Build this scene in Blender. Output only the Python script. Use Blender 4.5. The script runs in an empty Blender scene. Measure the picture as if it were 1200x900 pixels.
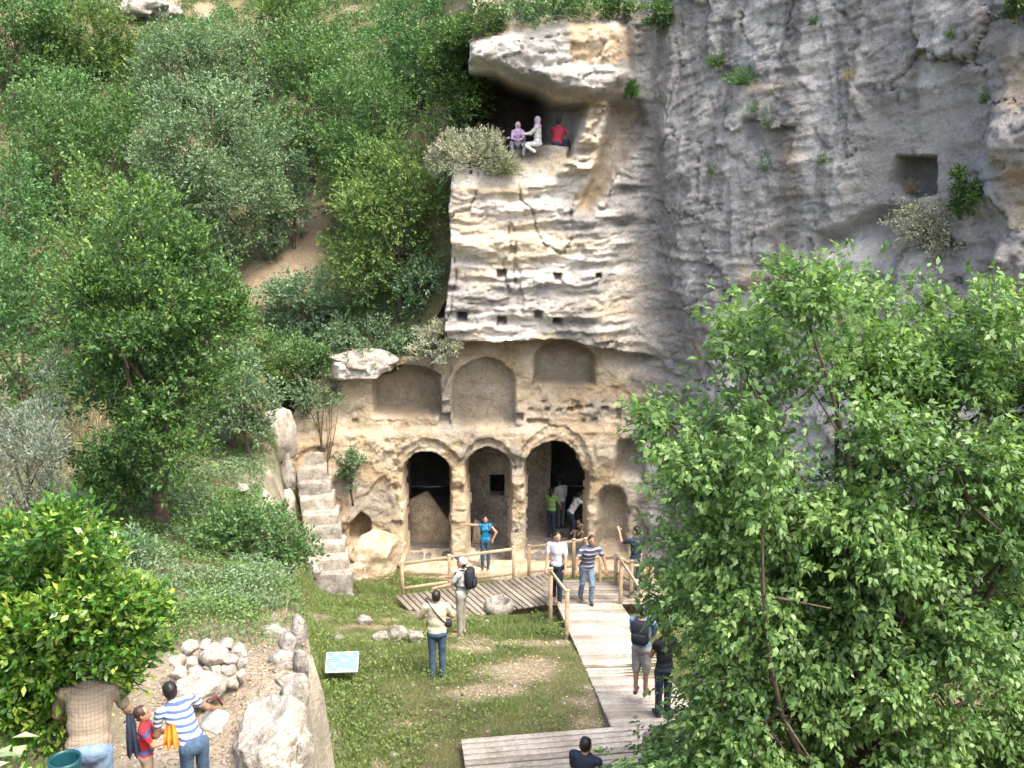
import bpy, math, random
import numpy as np
from mathutils import Vector, Matrix
rng = np.random.default_rng(7); random.seed(7)
R = math.radians
scene = bpy.context.scene
C = scene.collection

# ------------------------------------------------------------------ camera, sky, sun, exposure
CAM = np.array([0.0, 0.0, 12.5]); PITCH = R(14.0); FPX = 1200.0
cd = bpy.data.cameras.new('camera'); cam = bpy.data.objects.new('camera', cd); C.objects.link(cam)
cam.location = CAM; cam.rotation_euler = (R(90) - PITCH, 0, 0)
cd.sensor_width = 36; cd.lens = 36; cd.clip_end = 500; cd.clip_start = 0.1
scene.camera = cam
SUN_EL, SUN_AZ = R(60), R(135)          # azimuth clockwise from +Y
w = bpy.data.worlds.new('World'); scene.world = w; w.use_nodes = True
nt = w.node_tree; bg = nt.nodes['Background']
sky = nt.nodes.new('ShaderNodeTexSky'); sky.sky_type = 'NISHITA'; sky.sun_disc = False
sky.sun_elevation = SUN_EL; sky.sun_rotation = SUN_AZ; sky.dust_density = 6.0; sky.ozone_density = 0.6; sky.air_density = 1.0
nt.links.new(sky.outputs[0], bg.inputs[0]); bg.inputs[1].default_value = 0.15
sd = bpy.data.lights.new('sun', 'SUN'); sun = bpy.data.objects.new('sun', sd); C.objects.link(sun)
sd.energy = 1.0; sd.angle = R(16); sd.color = (1.0, 0.95, 0.87)
sdir = Vector((math.cos(SUN_EL) * math.sin(SUN_AZ), math.cos(SUN_EL) * math.cos(SUN_AZ), math.sin(SUN_EL)))
sun.rotation_euler = (-sdir).to_track_quat('-Z', 'Y').to_euler(); sun.location = (0, 0, 60)
scene.view_settings.view_transform = 'Standard'; scene.view_settings.look = 'None'
scene.cycles.max_bounces = 6; scene.cycles.diffuse_bounces = 4; scene.cycles.glossy_bounces = 2; scene.cycles.transmission_bounces = 3
scene.view_settings.exposure = 2.15; scene.view_settings.gamma = 1.0

# ------------------------------------------------------------------ helpers
CP, SP = math.cos(PITCH), math.sin(PITCH)
def ray(px, py):
    u = (px - 600) / FPX; v = (450 - py) / FPX
    return np.array([u, CP + v * SP, -SP + v * CP])
def atY(px, py, Y):
    d = ray(px, py); return CAM + d * (Y / d[1])
def atZ(px, py, Z):
    d = ray(px, py); return CAM + d * ((Z - CAM[2]) / d[2])
def project(p):
    q = np.asarray(p, float) - CAM
    z = q[..., 1] * CP - q[..., 2] * SP; up = q[..., 1] * SP + q[..., 2] * CP
    return 600 + FPX * q[..., 0] / z, 450 - FPX * up / z
def pxscale(Y, Z):
    return FPX / (Y * CP + (CAM[2] - Z) * SP)

def _hash(ix, iy, iz, seed):
    h = (ix * 374761393 + iy * 668265263 + iz * 1274126177 + seed * 974711) & 0xFFFFFFFF
    h = ((h ^ (h >> 13)) * 1274126177) & 0xFFFFFFFF
    return ((h ^ (h >> 16)) & 0xFFFF) / 65535.0
def vnoise(x, y, z, seed=0):
    x, y, z = np.broadcast_arrays(np.asarray(x, float), np.asarray(y, float), np.asarray(z, float))
    fx, fy, fz = np.floor(x), np.floor(y), np.floor(z)
    ix, iy, iz = fx.astype(np.int64), fy.astype(np.int64), fz.astype(np.int64)
    tx, ty, tz = x - fx, y - fy, z - fz
    tx = tx * tx * (3 - 2 * tx); ty = ty * ty * (3 - 2 * ty); tz = tz * tz * (3 - 2 * tz)
    def H(a, b, c): return _hash(ix + a, iy + b, iz + c, seed)
    x00 = H(0,0,0) * (1 - tx) + H(1,0,0) * tx; x10 = H(0,1,0) * (1 - tx) + H(1,1,0) * tx
    x01 = H(0,0,1) * (1 - tx) + H(1,0,1) * tx; x11 = H(0,1,1) * (1 - tx) + H(1,1,1) * tx
    return (x00 * (1 - ty) + x10 * ty) * (1 - tz) + (x01 * (1 - ty) + x11 * ty) * tz
def fbm(x, y, z, oct=4, seed=0, gain=0.5):
    s = 0; a = 1; t = 0; f = 1
    for o in range(oct):
        s = s + a * (vnoise(np.asarray(x) * f, np.asarray(y) * f, np.asarray(z) * f, seed + o * 17) - 0.5); t += a; a *= gain; f *= 2.03
    return s / t * 2          # about -1..1
def ridged(x, y, z, oct=4, seed=0):
    s = 0; a = 1; t = 0; f = 1
    for o in range(oct):
        s = s + a * (1 - np.abs(2 * vnoise(np.asarray(x) * f, np.asarray(y) * f, np.asarray(z) * f, seed + o * 13) - 1)); t += a; a *= 0.5; f *= 2.1
    return s / t
def cell2(u, v, seed=0):
    """broken-block pattern: a random value per cell, its tilt and the distance to the nearest joint"""
    fu, fv = np.floor(u), np.floor(v); iu, iv = fu.astype(np.int64), fv.astype(np.int64)
    d1 = np.full(u.shape, 9.0); d2 = np.full(u.shape, 9.0); val = np.zeros(u.shape); tl = np.zeros(u.shape)
    for a in (-1, 0, 1):
        for b in (-1, 0, 1):
            cu, cv = iu + a, iv + b; pu = cu + _hash(cu, cv, 1, seed); pv = cv + _hash(cu, cv, 2, seed)
            du, dv = u - pu, v - pv; d = np.hypot(du, dv); near = d < d1
            d2 = np.where(near, d1, np.minimum(d2, d)); d1 = np.where(near, d, d1)
            val = np.where(near, _hash(cu, cv, 3, seed) - 0.5, val)
            tl = np.where(near, du * (_hash(cu, cv, 4, seed) - 0.5) + dv * (_hash(cu, cv, 5, seed) - 0.5), tl)
    return val, tl, d2 - d1
def sstep(a, b, x):
    t = np.clip((x - a) / (b - a), 0, 1); return t * t * (3 - 2 * t)
def lerp(a, b, t): return a + (b - a) * t

def mesh_np(name, verts, quads=None, tris=None, smooth=True):
    me = bpy.data.meshes.new(name)
    verts = np.asarray(verts, np.float32)
    parts = []; starts = []; n = 0
    for arr, k in ((quads, 4), (tris, 3)):
        if arr is not None and len(arr):
            arr = np.asarray(arr, np.int32); parts.append(arr.ravel())
            starts.append(n + np.arange(len(arr), dtype=np.int32) * k); n += len(arr) * k
    loops = np.concatenate(parts); st = np.concatenate(starts)
    me.vertices.add(len(verts)); me.vertices.foreach_set('co', verts.ravel())
    me.loops.add(len(loops)); me.loops.foreach_set('vertex_index', loops)
    me.polygons.add(len(st)); me.polygons.foreach_set('loop_start', st)
    me.update(calc_edges=True); me.validate()
    if smooth: me.polygons.foreach_set('use_smooth', np.ones(len(me.polygons), bool))
    return me
def point_attr(me, name, data):
    data = np.asarray(data, np.float32)
    if data.ndim == 1:
        a = me.attributes.new(name, 'FLOAT', 'POINT'); a.data.foreach_set('value', data)
    else:
        if data.shape[1] == 3: data = np.concatenate([data, np.ones((len(data), 1), np.float32)], 1)
        a = me.attributes.new(name, 'FLOAT_COLOR', 'POINT'); a.data.foreach_set('color', data.ravel())
def link(name, me, mat=None, parent=None, loc=(0,0,0), rot=(0,0,0)):
    o = bpy.data.objects.new(name, me); C.objects.link(o)
    if mat is not None and me is not None and not me.materials:
        for m in (mat if isinstance(mat, (list, tuple)) else [mat]): me.materials.append(m)
    o.location = loc; o.rotation_euler = rot
    if parent is not None: o.parent = parent
    return o
def tag(o, label, cat, group=None):
    o['label'] = label; o['category'] = cat
    if group: o['group'] = group
    return o
def struct(o): o['kind'] = 'structure'; return o
def empty(name, loc=(0,0,0), rz=0):
    o = bpy.data.objects.new(name, None); C.objects.link(o); o.location = loc; o.rotation_euler = (0,0,rz)
    o.empty_display_size = 0.1
    return o
class MB:
    """collects primitive shapes into one mesh"""
    def __init__(s): s.v = []; s.q = []; s.t = []; s.n = 0
    def add(s, v, q=None, t=None):
        s.v.append(np.asarray(v, float))
        if q is not None and len(q): s.q.append(np.asarray(q) + s.n)
        if t is not None and len(t): s.t.append(np.asarray(t) + s.n)
        s.n += len(v); return s
    def build(s, name, mat=None, parent=None, smooth=True, **k):
        me = mesh_np(name, np.concatenate(s.v), np.concatenate(s.q) if s.q else None, np.concatenate(s.t) if s.t else None, smooth)
        return link(name, me, mat, parent, **k)
BOXQ = [[0,3,2,1],[4,5,6,7],[0,1,5,4],[1,2,6,5],[2,3,7,6],[3,0,4,7]]
def box_v(a, b):
    x0,y0,z0 = a; x1,y1,z1 = b
    return np.array([[x0,y0,z0],[x1,y0,z0],[x1,y1,z0],[x0,y1,z0],[x0,y0,z1],[x1,y0,z1],[x1,y1,z1],[x0,y1,z1]], float)
def bevel_box(sx, sy, sz, b):
    """chamfered box centred at the origin, 24 vertices"""
    v = []; idx = {}
    hs = (sx/2, sy/2, sz/2); q = []; t = []
    for i, s in enumerate([(a,c,d) for a in (-1,1) for c in (-1,1) for d in (-1,1)]):
        for ax in range(3):
            p = [s[k] * (hs[k] - (0 if k == ax else b)) for k in range(3)]
            idx[(s, ax)] = len(v); v.append(p)
        t.append([idx[(s,0)], idx[(s,1)], idx[(s,2)]] if s[0]*s[1]*s[2] > 0 else [idx[(s,0)], idx[(s,2)], idx[(s,1)]])
    for ax in range(3):
        o1, o2 = (ax+1)%3, (ax+2)%3
        for sg in (-1,1):
            f = []
            for a, c in ((-1,-1),(1,-1),(1,1),(-1,1)):
                s = [0,0,0]; s[ax] = sg; s[o1] = a; s[o2] = c; f.append(idx[(tuple(s), ax)])
            q.append(f if sg > 0 else f[::-1])
        for s1 in (-1,1):
            for s2 in (-1,1):          # edge along ax between faces o1(s1) and o2(s2)
                lo = [0,0,0]; lo[ax] = -1; lo[o1] = s1; lo[o2] = s2; hi = list(lo); hi[ax] = 1
                f = [idx[(tuple(lo),o1)], idx[(tuple(hi),o1)], idx[(tuple(hi),o2)], idx[(tuple(lo),o2)]]
                q.append(f if s1*s2 < 0 else f[::-1])
    return np.array(v), q, t
def frame_to(p0, p1):
    d = np.asarray(p1, float) - np.asarray(p0, float); L = np.linalg.norm(d); d = d / max(L, 1e-9)
    a = np.array([0,0,1.0]) if abs(d[2]) < 0.95 else np.array([1.0,0,0])
    s = np.cross(d, a); s /= np.linalg.norm(s); u = np.cross(s, d)
    return d, s, u, L
def beam(mb, p0, p1, wd, ht, b=0.008):
    """bevelled timber from p0 to p1, wd wide (sideways) and ht high"""
    d, s, u, L = frame_to(p0, p1)
    v, q, t = bevel_box(wd, L, ht, b)
    c = (np.asarray(p0, float) + np.asarray(p1, float)) / 2
    mb.add(c + v[:, :1] * s + v[:, 1:2] * d + v[:, 2:3] * u, q, t)
def tube(mb, pts, rad, n=7, cap=True):
    pts = np.asarray(pts, float); m = len(pts)
    T = np.gradient(pts, axis=0); T /= np.linalg.norm(T, axis=1, keepdims=True) + 1e-9
    a = np.array([0.3,0.2,1.0]); V = []
    for i in range(m):
        s = np.cross(T[i], a)
        if np.linalg.norm(s) < 1e-3: s = np.cross(T[i], [1,0,0])
        s /= np.linalg.norm(s); u = np.cross(s, T[i]); a = u
        th = np.arange(n) / n * 2 * math.pi
        V.append(pts[i] + rad[i] * (np.cos(th)[:, None] * s + np.sin(th)[:, None] * u))
    V = np.concatenate(V); q = []
    for i in range(m - 1):
        for k in range(n):
            q.append([i*n+k, i*n+(k+1)%n, (i+1)*n+(k+1)%n, (i+1)*n+k])
    t = []
    if cap:
        V = np.concatenate([V, pts[:1], pts[-1:]])
        for k in range(n):
            t.append([m*n, (k+1)%n, k]); t.append([m*n+1, (m-1)*n+k, (m-1)*n+(k+1)%n])
    mb.add(V, q, t)

# ------------------------------------------------------------------ materials
def nmat(name):
    m = bpy.data.materials.new(name); m.use_nodes = True
    return m, m.node_tree, m.node_tree.nodes['Principled BSDF']
def N(t, kind, **kw):
    n = t.nodes.new(kind)
    for k, v in kw.items(): setattr(n, k, v)
    return n
def ramp(t, fac, stops):
    r = N(t, 'ShaderNodeValToRGB'); e = r.color_ramp.elements
    while len(e) < len(stops): e.new(0.5)
    for i, (p, c) in enumerate(stops): e[i].position = p; e[i].color = (*c, 1) if len(c) == 3 else c
    t.links.new(fac, r.inputs[0]); return r.outputs[0]
def noise(t, scale, detail=6, rough=0.6, coord=None, dist=0.0):
    n = N(t, 'ShaderNodeTexNoise'); n.inputs['Scale'].default_value = scale; n.inputs['Detail'].default_value = detail
    n.inputs['Roughness'].default_value = rough; n.inputs['Distortion'].default_value = dist
    if coord is not None: t.links.new(coord, n.inputs['Vector'])
    return n.outputs['Fac']
def mixc(t, fac, a, b, mode='MIX'):
    m = N(t, 'ShaderNodeMix', data_type='RGBA', blend_type=mode)
    if isinstance(fac, (int, float)): m.inputs[0].default_value = fac
    else: t.links.new(fac, m.inputs[0])
    for i, c in ((6, a), (7, b)):
        if isinstance(c, tuple): m.inputs[i].default_value = (*c, 1)
        else: t.links.new(c, m.inputs[i])
    return m.outputs[2]
def bump(t, p, h, strength, dist):
    b = N(t, 'ShaderNodeBump'); b.inputs['Strength'].default_value = strength; b.inputs['Distance'].default_value = dist
    t.links.new(h, b.inputs['Height']); t.links.new(b.outputs[0], p.inputs['Normal']); return b
def objcoord(t): return N(t, 'ShaderNodeTexCoord').outputs['Object']

def rock_attr_mat(name):
    """rock whose large colouring is the vertex attribute 'col'; grain and pits are procedural"""
    m, t, p = nmat(name); co = objcoord(t)
    a = N(t, 'ShaderNodeAttribute', attribute_name='col')
    g = noise(t, 11, 5, 0.78, co); g2 = noise(t, 2.6, 4, 0.7, co)
    c = mixc(t, 0.85, a.outputs[0], ramp(t, g, [(0.28, (0.50,0.49,0.48)), (0.45, (0.93,0.92,0.91)), (0.7, (1.18,1.17,1.15))]), 'MULTIPLY')
    c = mixc(t, 0.6, c, ramp(t, g2, [(0.3, (0.72,0.72,0.74)), (0.6, (1.1,1.08,1.04))]), 'MULTIPLY')
    t.links.new(c, p.inputs['Base Color']); p.inputs['Roughness'].default_value = 0.92
    p.inputs['Specular IOR Level'].default_value = 0.2
    bump(t, p, g, 1.0, 0.12)
    return m
def rock_mat(name, c0, c1, c2, sc=3.0):
    m, t, p = nmat(name); co = objcoord(t)
    oi = N(t, 'ShaderNodeObjectInfo')
    vv = N(t, 'ShaderNodeVectorMath', operation='ADD'); t.links.new(co, vv.inputs[0])
    t.links.new(oi.outputs['Location'], vv.inputs[1])
    co = vv.outputs[0]
    g = noise(t, sc, 4, 0.7, co); g2 = noise(t, sc * 6, 4, 0.7, co)
    c = ramp(t, g, [(0.3, c0), (0.5, c1), (0.7, c2)])
    c = mixc(t, 0.9, c, ramp(t, g2, [(0.32, (0.40,0.39,0.37)), (0.5, (0.95,0.95,0.94)), (0.7, (1.18,1.18,1.16))]), 'MULTIPLY')
    t.links.new(c, p.inputs['Base Color']); p.inputs['Roughness'].default_value = 0.9; p.inputs['Specular IOR Level'].default_value = 0.2
    bump(t, p, g2, 0.7, 0.05); return m
def leaf_mat(name, cols, trans=0.35, rough=0.5, spec=0.35):
    """cols: dark, mid, young leaf colours, chosen leaf by leaf with the attribute 'rnd'"""
    m, t, p = nmat(name)
    a = N(t, 'ShaderNodeAttribute', attribute_name='rnd')
    oi = N(t, 'ShaderNodeObjectInfo')
    c = ramp(t, a.outputs['Fac'], [(0.0, cols[0]), (0.55, cols[1]), (1.0, cols[2])])
    h = N(t, 'ShaderNodeHueSaturation'); t.links.new(c, h.inputs['Color'])
    mr = N(t, 'ShaderNodeMapRange'); mr.inputs[3].default_value = 0.488; mr.inputs[4].default_value = 0.515
    t.links.new(oi.outputs['Random'], mr.inputs[0]); t.links.new(mr.outputs[0], h.inputs['Hue'])
    c = h.outputs[0]
    t.links.new(c, p.inputs['Base Color']); p.inputs['Roughness'].default_value = rough; p.inputs['Specular IOR Level'].default_value = spec
    tr = N(t, 'ShaderNodeBsdfTranslucent'); t.links.new(mixc(t, 1.0, c, (1.25,1.3,0.6), 'MULTIPLY'), tr.inputs[0])
    mx = N(t, 'ShaderNodeMixShader'); mx.inputs[0].default_value = trans
    t.links.new(p.outputs[0], mx.inputs[1]); t.links.new(tr.outputs[0], mx.inputs[2])
    t.links.new(mx.outputs[0], t.nodes['Material Output'].inputs['Surface'])
    return m
def cloth(name, c, rough=0.85, var=0.25):
    m, t, p = nmat(name); co = objcoord(t)
    g = noise(t, 14, 4, 0.6, co)
    k = ramp(t, g, [(0.3, tuple(x * (1 - var) for x in c)), (0.7, tuple(min(1, x * (1 + var)) for x in c))])
    t.links.new(k, p.inputs['Base Color']); p.inputs['Roughness'].default_value = rough; p.inputs['Specular IOR Level'].default_value = 0.2
    bump(t, p, noise(t, 9, 3, 0.6, co, 0.6), 0.5, 0.03); return m
def band_cloth(name, stops, scale, axis='Z', offset=0.0):
    """striped cloth: hard-edged colour bands across the body's own axis"""
    m, t, p = nmat(name); co = objcoord(t)
    s = N(t, 'ShaderNodeSeparateXYZ'); t.links.new(co, s.inputs[0])
    f = N(t, 'ShaderNodeMath', operation='MULTIPLY_ADD'); t.links.new(s.outputs[axis], f.inputs[0]); f.inputs[1].default_value = scale; f.inputs[2].default_value = offset + 50
    fr = N(t, 'ShaderNodeMath', operation='FRACT'); t.links.new(f.outputs[0], fr.inputs[0])
    r = N(t, 'ShaderNodeValToRGB'); r.color_ramp.interpolation = 'CONSTANT'; e = r.color_ramp.elements
    while len(e) < len(stops): e.new(0.5)
    for i, (q, c) in enumerate(stops): e[i].position = q; e[i].color = (*c, 1)
    t.links.new(fr.outputs[0], r.inputs[0]); t.links.new(r.outputs[0], p.inputs['Base Color']); p.inputs['Roughness'].default_value = 0.85
    bump(t, p, noise(t, 9, 3, 0.6, co, 0.6), 0.5, 0.03); return m
def check_cloth(name, base, line, scale):
    m, t, p = nmat(name); co = objcoord(t); s = N(t, 'ShaderNodeSeparateXYZ'); t.links.new(co, s.inputs[0]); out = []
    for ax in ('X', 'Z'):
        f = N(t, 'ShaderNodeMath', operation='MULTIPLY_ADD'); t.links.new(s.outputs[ax], f.inputs[0]); f.inputs[1].default_value = scale; f.inputs[2].default_value = 50
        fr = N(t, 'ShaderNodeMath', operation='FRACT'); t.links.new(f.outputs[0], fr.inputs[0])
        l = N(t, 'ShaderNodeMath', operation='LESS_THAN'); t.links.new(fr.outputs[0], l.inputs[0]); l.inputs[1].default_value = 0.16; out.append(l.outputs[0])
    mxm = N(t, 'ShaderNodeMath', operation='MAXIMUM'); t.links.new(out[0], mxm.inputs[0]); t.links.new(out[1], mxm.inputs[1])
    t.links.new(mixc(t, mxm.outputs[0], base, line), p.inputs['Base Color']); p.inputs['Roughness'].default_value = 0.85
    bump(t, p, noise(t, 7, 3, 0.6, co, 0.8), 0.6, 0.04); return m
def plain(name, c, rough=0.6, spec=0.3):
    m, t, p = nmat(name)
    g = noise(t, 20, 4, 0.6, objcoord(t))
    t.links.new(ramp(t, g, [(0.3, tuple(x * 0.85 for x in c)), (0.7, tuple(min(1, x * 1.12) for x in c))]), p.inputs['Base Color'])
    p.inputs['Roughness'].default_value = rough; p.inputs['Specular IOR Level'].default_value = spec
    return m
def wood_mat(name, c0, c1):
    m, t, p = nmat(name); co = objcoord(t); oi = N(t, 'ShaderNodeObjectInfo')
    mp = N(t, 'ShaderNodeMapping'); mp.inputs['Scale'].default_value = (3, 3, 3); t.links.new(co, mp.inputs[0])
    g = noise(t, 3, 4, 0.7, mp.outputs[0], 0.4); g2 = noise(t, 30, 2, 0.6, co)
    c = ramp(t, g, [(0.3, c0), (0.7, c1)])
    c = mixc(t, 0.5, c, ramp(t, g2, [(0.3, (0.7,0.68,0.64)), (0.65, (1.08,1.08,1.06))]), 'MULTIPLY')
    wp = N(t, 'ShaderNodeNewGeometry').outputs['Position']; c = mixc(t, 0.9, c, ramp(t, noise(t, 1.3, 5, 0.7, wp), [(0.32, (0.55,0.52,0.48)), (0.52, (0.95,0.95,0.94)), (0.7, (1.12,1.12,1.12))]), 'MULTIPLY')
    c = mixc(t, 0.6, c, ramp(t, noise(t, 24, 3, 0.7, wp), [(0.35, (0.6,0.57,0.53)), (0.55, (1.0,1.0,1.0))]), 'MULTIPLY')
    c = mixc(t, 1.0, c, ramp(t, oi.outputs['Random'], [(0.0, (0.72,0.70,0.67)), (0.5, (1.0,1.0,1.0)), (1.0, (1.1,1.08,1.05))]), 'MULTIPLY')
    t.links.new(c, p.inputs['Base Color']); p.inputs['Roughness'].default_value = 0.75; p.inputs['Specular IOR Level'].default_value = 0.25
    bump(t, p, g2, 0.25, 0.01); return m

M = {}
M['cliff'] = rock_attr_mat('cliff_rock')
M['white_rock'] = rock_mat('white_limestone', (0.20,0.175,0.145), (0.36,0.325,0.28), (0.50,0.465,0.41), 5.5)
M['tan_rock'] = rock_mat('tan_limestone', (0.30,0.23,0.15), (0.46,0.37,0.26), (0.58,0.5,0.38))
M['grey_rock'] = rock_mat('grey_limestone', (0.13,0.12,0.105), (0.28,0.26,0.23), (0.43,0.405,0.36), 5.0)
M['bark'] = rock_mat('bark', (0.05,0.04,0.03), (0.11,0.085,0.06), (0.17,0.14,0.11), 6)
M['deck'] = wood_mat('pale_decking', (0.33,0.30,0.262), (0.48,0.45,0.405))
M['deck_grey'] = wood_mat('grey_decking', (0.22,0.195,0.17), (0.34,0.305,0.27))
M['rail'] = wood_mat('weathered_timber', (0.34,0.26,0.17), (0.50,0.40,0.29))

# ------------------------------------------------------------------ terrain
def tps_fit(pts, smooth=0.02):
    P = np.asarray(pts, float); n = len(P); X = P[:, :2]
    d = np.linalg.norm(X[:, None] - X[None], axis=2)
    K = np.where(d > 0, d * d * np.log(d + 1e-12), 0) + smooth * np.eye(n)
    Q = np.concatenate([np.ones((n, 1)), X], 1)
    A = np.block([[K, Q], [Q.T, np.zeros((3, 3))]])
    return X, np.linalg.solve(A, np.concatenate([P[:, 2], np.zeros(3)]))
def tps_eval(fit, x, y):
    X, wt = fit; x = np.asarray(x, float); y = np.asarray(y, float); s = wt[-3] + wt[-2] * x + wt[-1] * y
    for i in range(len(X)):
        d2 = (x - X[i, 0]) ** 2 + (y - X[i, 1]) ** 2
        s = s + wt[i] * 0.5 * d2 * np.log(d2 + 1e-12)
    return s
def hp(px, py, Y, dz=0.0):
    p = atY(px, py, Y); return (p[0], p[1], p[2] + dz)
LOW = tps_fit([(0,-3,10.6),(0,0,10.6),(0,4,8.0),(0,9,4.3),(-3,11,3.2),(0,13,2.75),(4,13,2.9),(-2,17.4,2.4),(2,17.4,2.4),(-2.5,20.2,1.85),(1.5,20.2,1.75),
               (-4,20,2.0),(-3,23.5,0.8),(1,23.5,0.75),(-5,24,0.9),(-4,27,-0.1),(0,27.5,-0.35),(3,27.5,-0.25),(4,24,0.9),(6,20,2.2),(7,16,3.0),(8,12,4.3),(10,18,3.2),
               (-6,26.5,0.6),(10,6,7.5),(-4,4,8.2),(-4,0,10.6),(6,0,10.4)], 0.2)
HIGH = tps_fit([hp(205,966,9.8), hp(300,790,12.6), hp(240,760,13.4,-0.1), hp(300,690,16.5), hp(330,640,20,-0.2), hp(230,600,20,-0.3), hp(260,540,24,-0.3),
                hp(330,480,27.5,-0.1), hp(340,430,29,-0.1), hp(430,405,30,-0.2), hp(330,300,34,-0.1), hp(350,240,37,-0.1), hp(250,20,50,-0.3), hp(150,10,48,-0.5),
                hp(0,100,40,-3.2), hp(0,300,30,-3), hp(0,500,22,-2), hp(100,570,20,-0.7), hp(60,880,8.0,-0.9), hp(120,950,7.0,-0.35), hp(480,60,38,-2), hp(450,250,32.5,-1.6),
                hp(480,415,29.6,0), hp(512,172,31.2,-0.4), hp(500,300,30.3,-0.5), (-30,50,17), (-35,25,9), (-20,10,7.5), (-12,4,8.5), (-6,2,9.6), (-10,60,22), (-30,60,22), (0,45,18.0), (0,60,23), (-8,13,5.8), (-4,9,5.5)], 0.1)
CREST = np.array([(-1.6,0),(-2.2,7),(-2.62,10.5),(-3.0,13),(-3.4,15.2),(-4.6,18),(-5.7,21),(-6.4,24),(-6.5,26),(-6.4,27.6),(-6.2,30)], float)
def crest_x(y): return np.interp(y, CREST[:, 1], CREST[:, 0])
S0 = atY(385, 672, 25.9); S1 = atY(358, 530, 28.9)      # line of the rock-cut steps
def ground_h(x, y, rough=True):
    x = np.asarray(x, float); y = np.asarray(y, float)
    lo = tps_eval(LOW, x, np.minimum(y, 28.5)); hi = tps_eval(HIGH, x, y)
    wob = 0.5 * fbm(y * 0.9, x * 0.2, 3.1, 4, 5)
    d = x - crest_x(y) - wob
    wd = np.interp(y, [8, 16, 20, 24, 28], [0.22, 0.3, 1.2, 1.6, 1.0])
    t = sstep(0, 1, d / wd)
    hi = hi + 0.0
    h = lerp(hi, np.minimum(lo, hi + 2.0), t)
    st = np.clip(((x - S0[0]) * (S1[0] - S0[0]) + (y - S0[1]) * (S1[1] - S0[1])) / ((S1[0] - S0[0]) ** 2 + (S1[1] - S0[1]) ** 2), -0.15, 1.08)
    sd = np.hypot(x - S0[0] - st * (S1[0] - S0[0]), y - S0[1] - st * (S1[1] - S0[1])); hs = S0[2] + st * (S1[2] - S0[2]) - 0.45
    h = np.where(sd < 1.6, np.minimum(h, hs + sstep(0.65, 1.6, sd) * 8.0), h)
    if rough: h = h + 0.30 * fbm(x * 2.2, y * 2.2, 1.5, 4, 37, 0.6) * np.exp(-((d - 0.2) / 0.45) ** 2) * ((y > 7) & (y < 27))
    if rough: h = h + 0.10 * fbm(x * 0.7, y * 0.7, 0, 4, 31) * np.where(x < -1.5, 1.0, 0.45)
    return h
def upper_h(x, y):
    hi = tps_eval(HIGH, x, y) + 0.10 * fbm(x * 0.7, y * 0.7, 0, 4, 31)
    return lerp(hi, np.maximum(hi, 15.6 + (y - 30) * 0.5 + 0.4 * fbm(x, y, 0, 3, 9)), sstep(-1.75, -1.4, x))
def ground_hit(px, py, y0=5.0, y1=60.0, hf=ground_h):
    d = ray(px, py); Y = np.arange(y0, y1, 0.04); t = Y / d[1]
    P = CAM + t[:, None] * d; below = P[:, 2] < hf(P[:, 0], P[:, 1])
    i = int(np.argmax(below)) if below.any() else len(Y) - 1
    return P[i]
def grid_mesh(xs, ys, hf, keep=None):
    X, Y = np.meshgrid(xs, ys, indexing='ij'); Z = hf(X, Y); ny = len(ys)
    V = np.stack([X, Y, Z], -1).reshape(-1, 3)
    i, j = np.meshgrid(np.arange(len(xs) - 1), np.arange(ny - 1), indexing='ij')
    q = np.stack([i * ny + j, (i + 1) * ny + j, (i + 1) * ny + j + 1, i * ny + j + 1], -1).reshape(-1, 4)
    if keep is not None:
        c = V[q].mean(1); q = q[keep(c[:, 0], c[:, 1])]
        used = np.unique(q); re = np.full(len(V), -1); re[used] = np.arange(len(used)); V = V[used]; q = re[q]
    return V, q
def dirt_mask(x, y):
    """1 where bare earth shows through the grass"""
    n = fbm(x * 0.55, y * 0.55, 1.7, 4, 77) + 0.35 * fbm(x * 2.1, y * 2.1, 4.0, 3, 78)
    m = sstep(0.18, 0.5, n)
    for cx, cy, rx, ry in ((0.2,18.0,1.0,0.65), (0.3,19.9,1.0,0.35), (-0.5,16.9,0.8,0.35), (-1.0,19.3,0.6,0.4)):
        m = np.maximum(m, 1 - sstep(0.55, 1.25, np.hypot((x - cx) / rx, (y - cy) / ry) + 0.5 * fbm(x * 1.8, y * 1.8, 0, 3, 55)))
    path = (x < crest_x(y) + 0.1) & (y < 15.2)
    pm = (1 - sstep(13.2, 15.0, y + 0.8 * fbm(x, y, 2, 3, 12))) * sstep(-5.6, -4.4, x + 0.5 * fbm(x, y, 7, 3, 13))
    m = np.where(path, np.maximum(pm, 0.3 * m), m)
    up = np.exp(-(((x + 7.6 + (y - 34) * -0.08) / 1.6) ** 2) - ((y - 34.5) / 4.0) ** 2)      # the bare track on the upper slope
    m = np.maximum(m, sstep(0.3, 0.7, up + 0.25 * fbm(x * 1.3, y * 1.3, 5, 3, 14)))
    return np.where(y < 7, np.minimum(m, 0.4), m)
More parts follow.
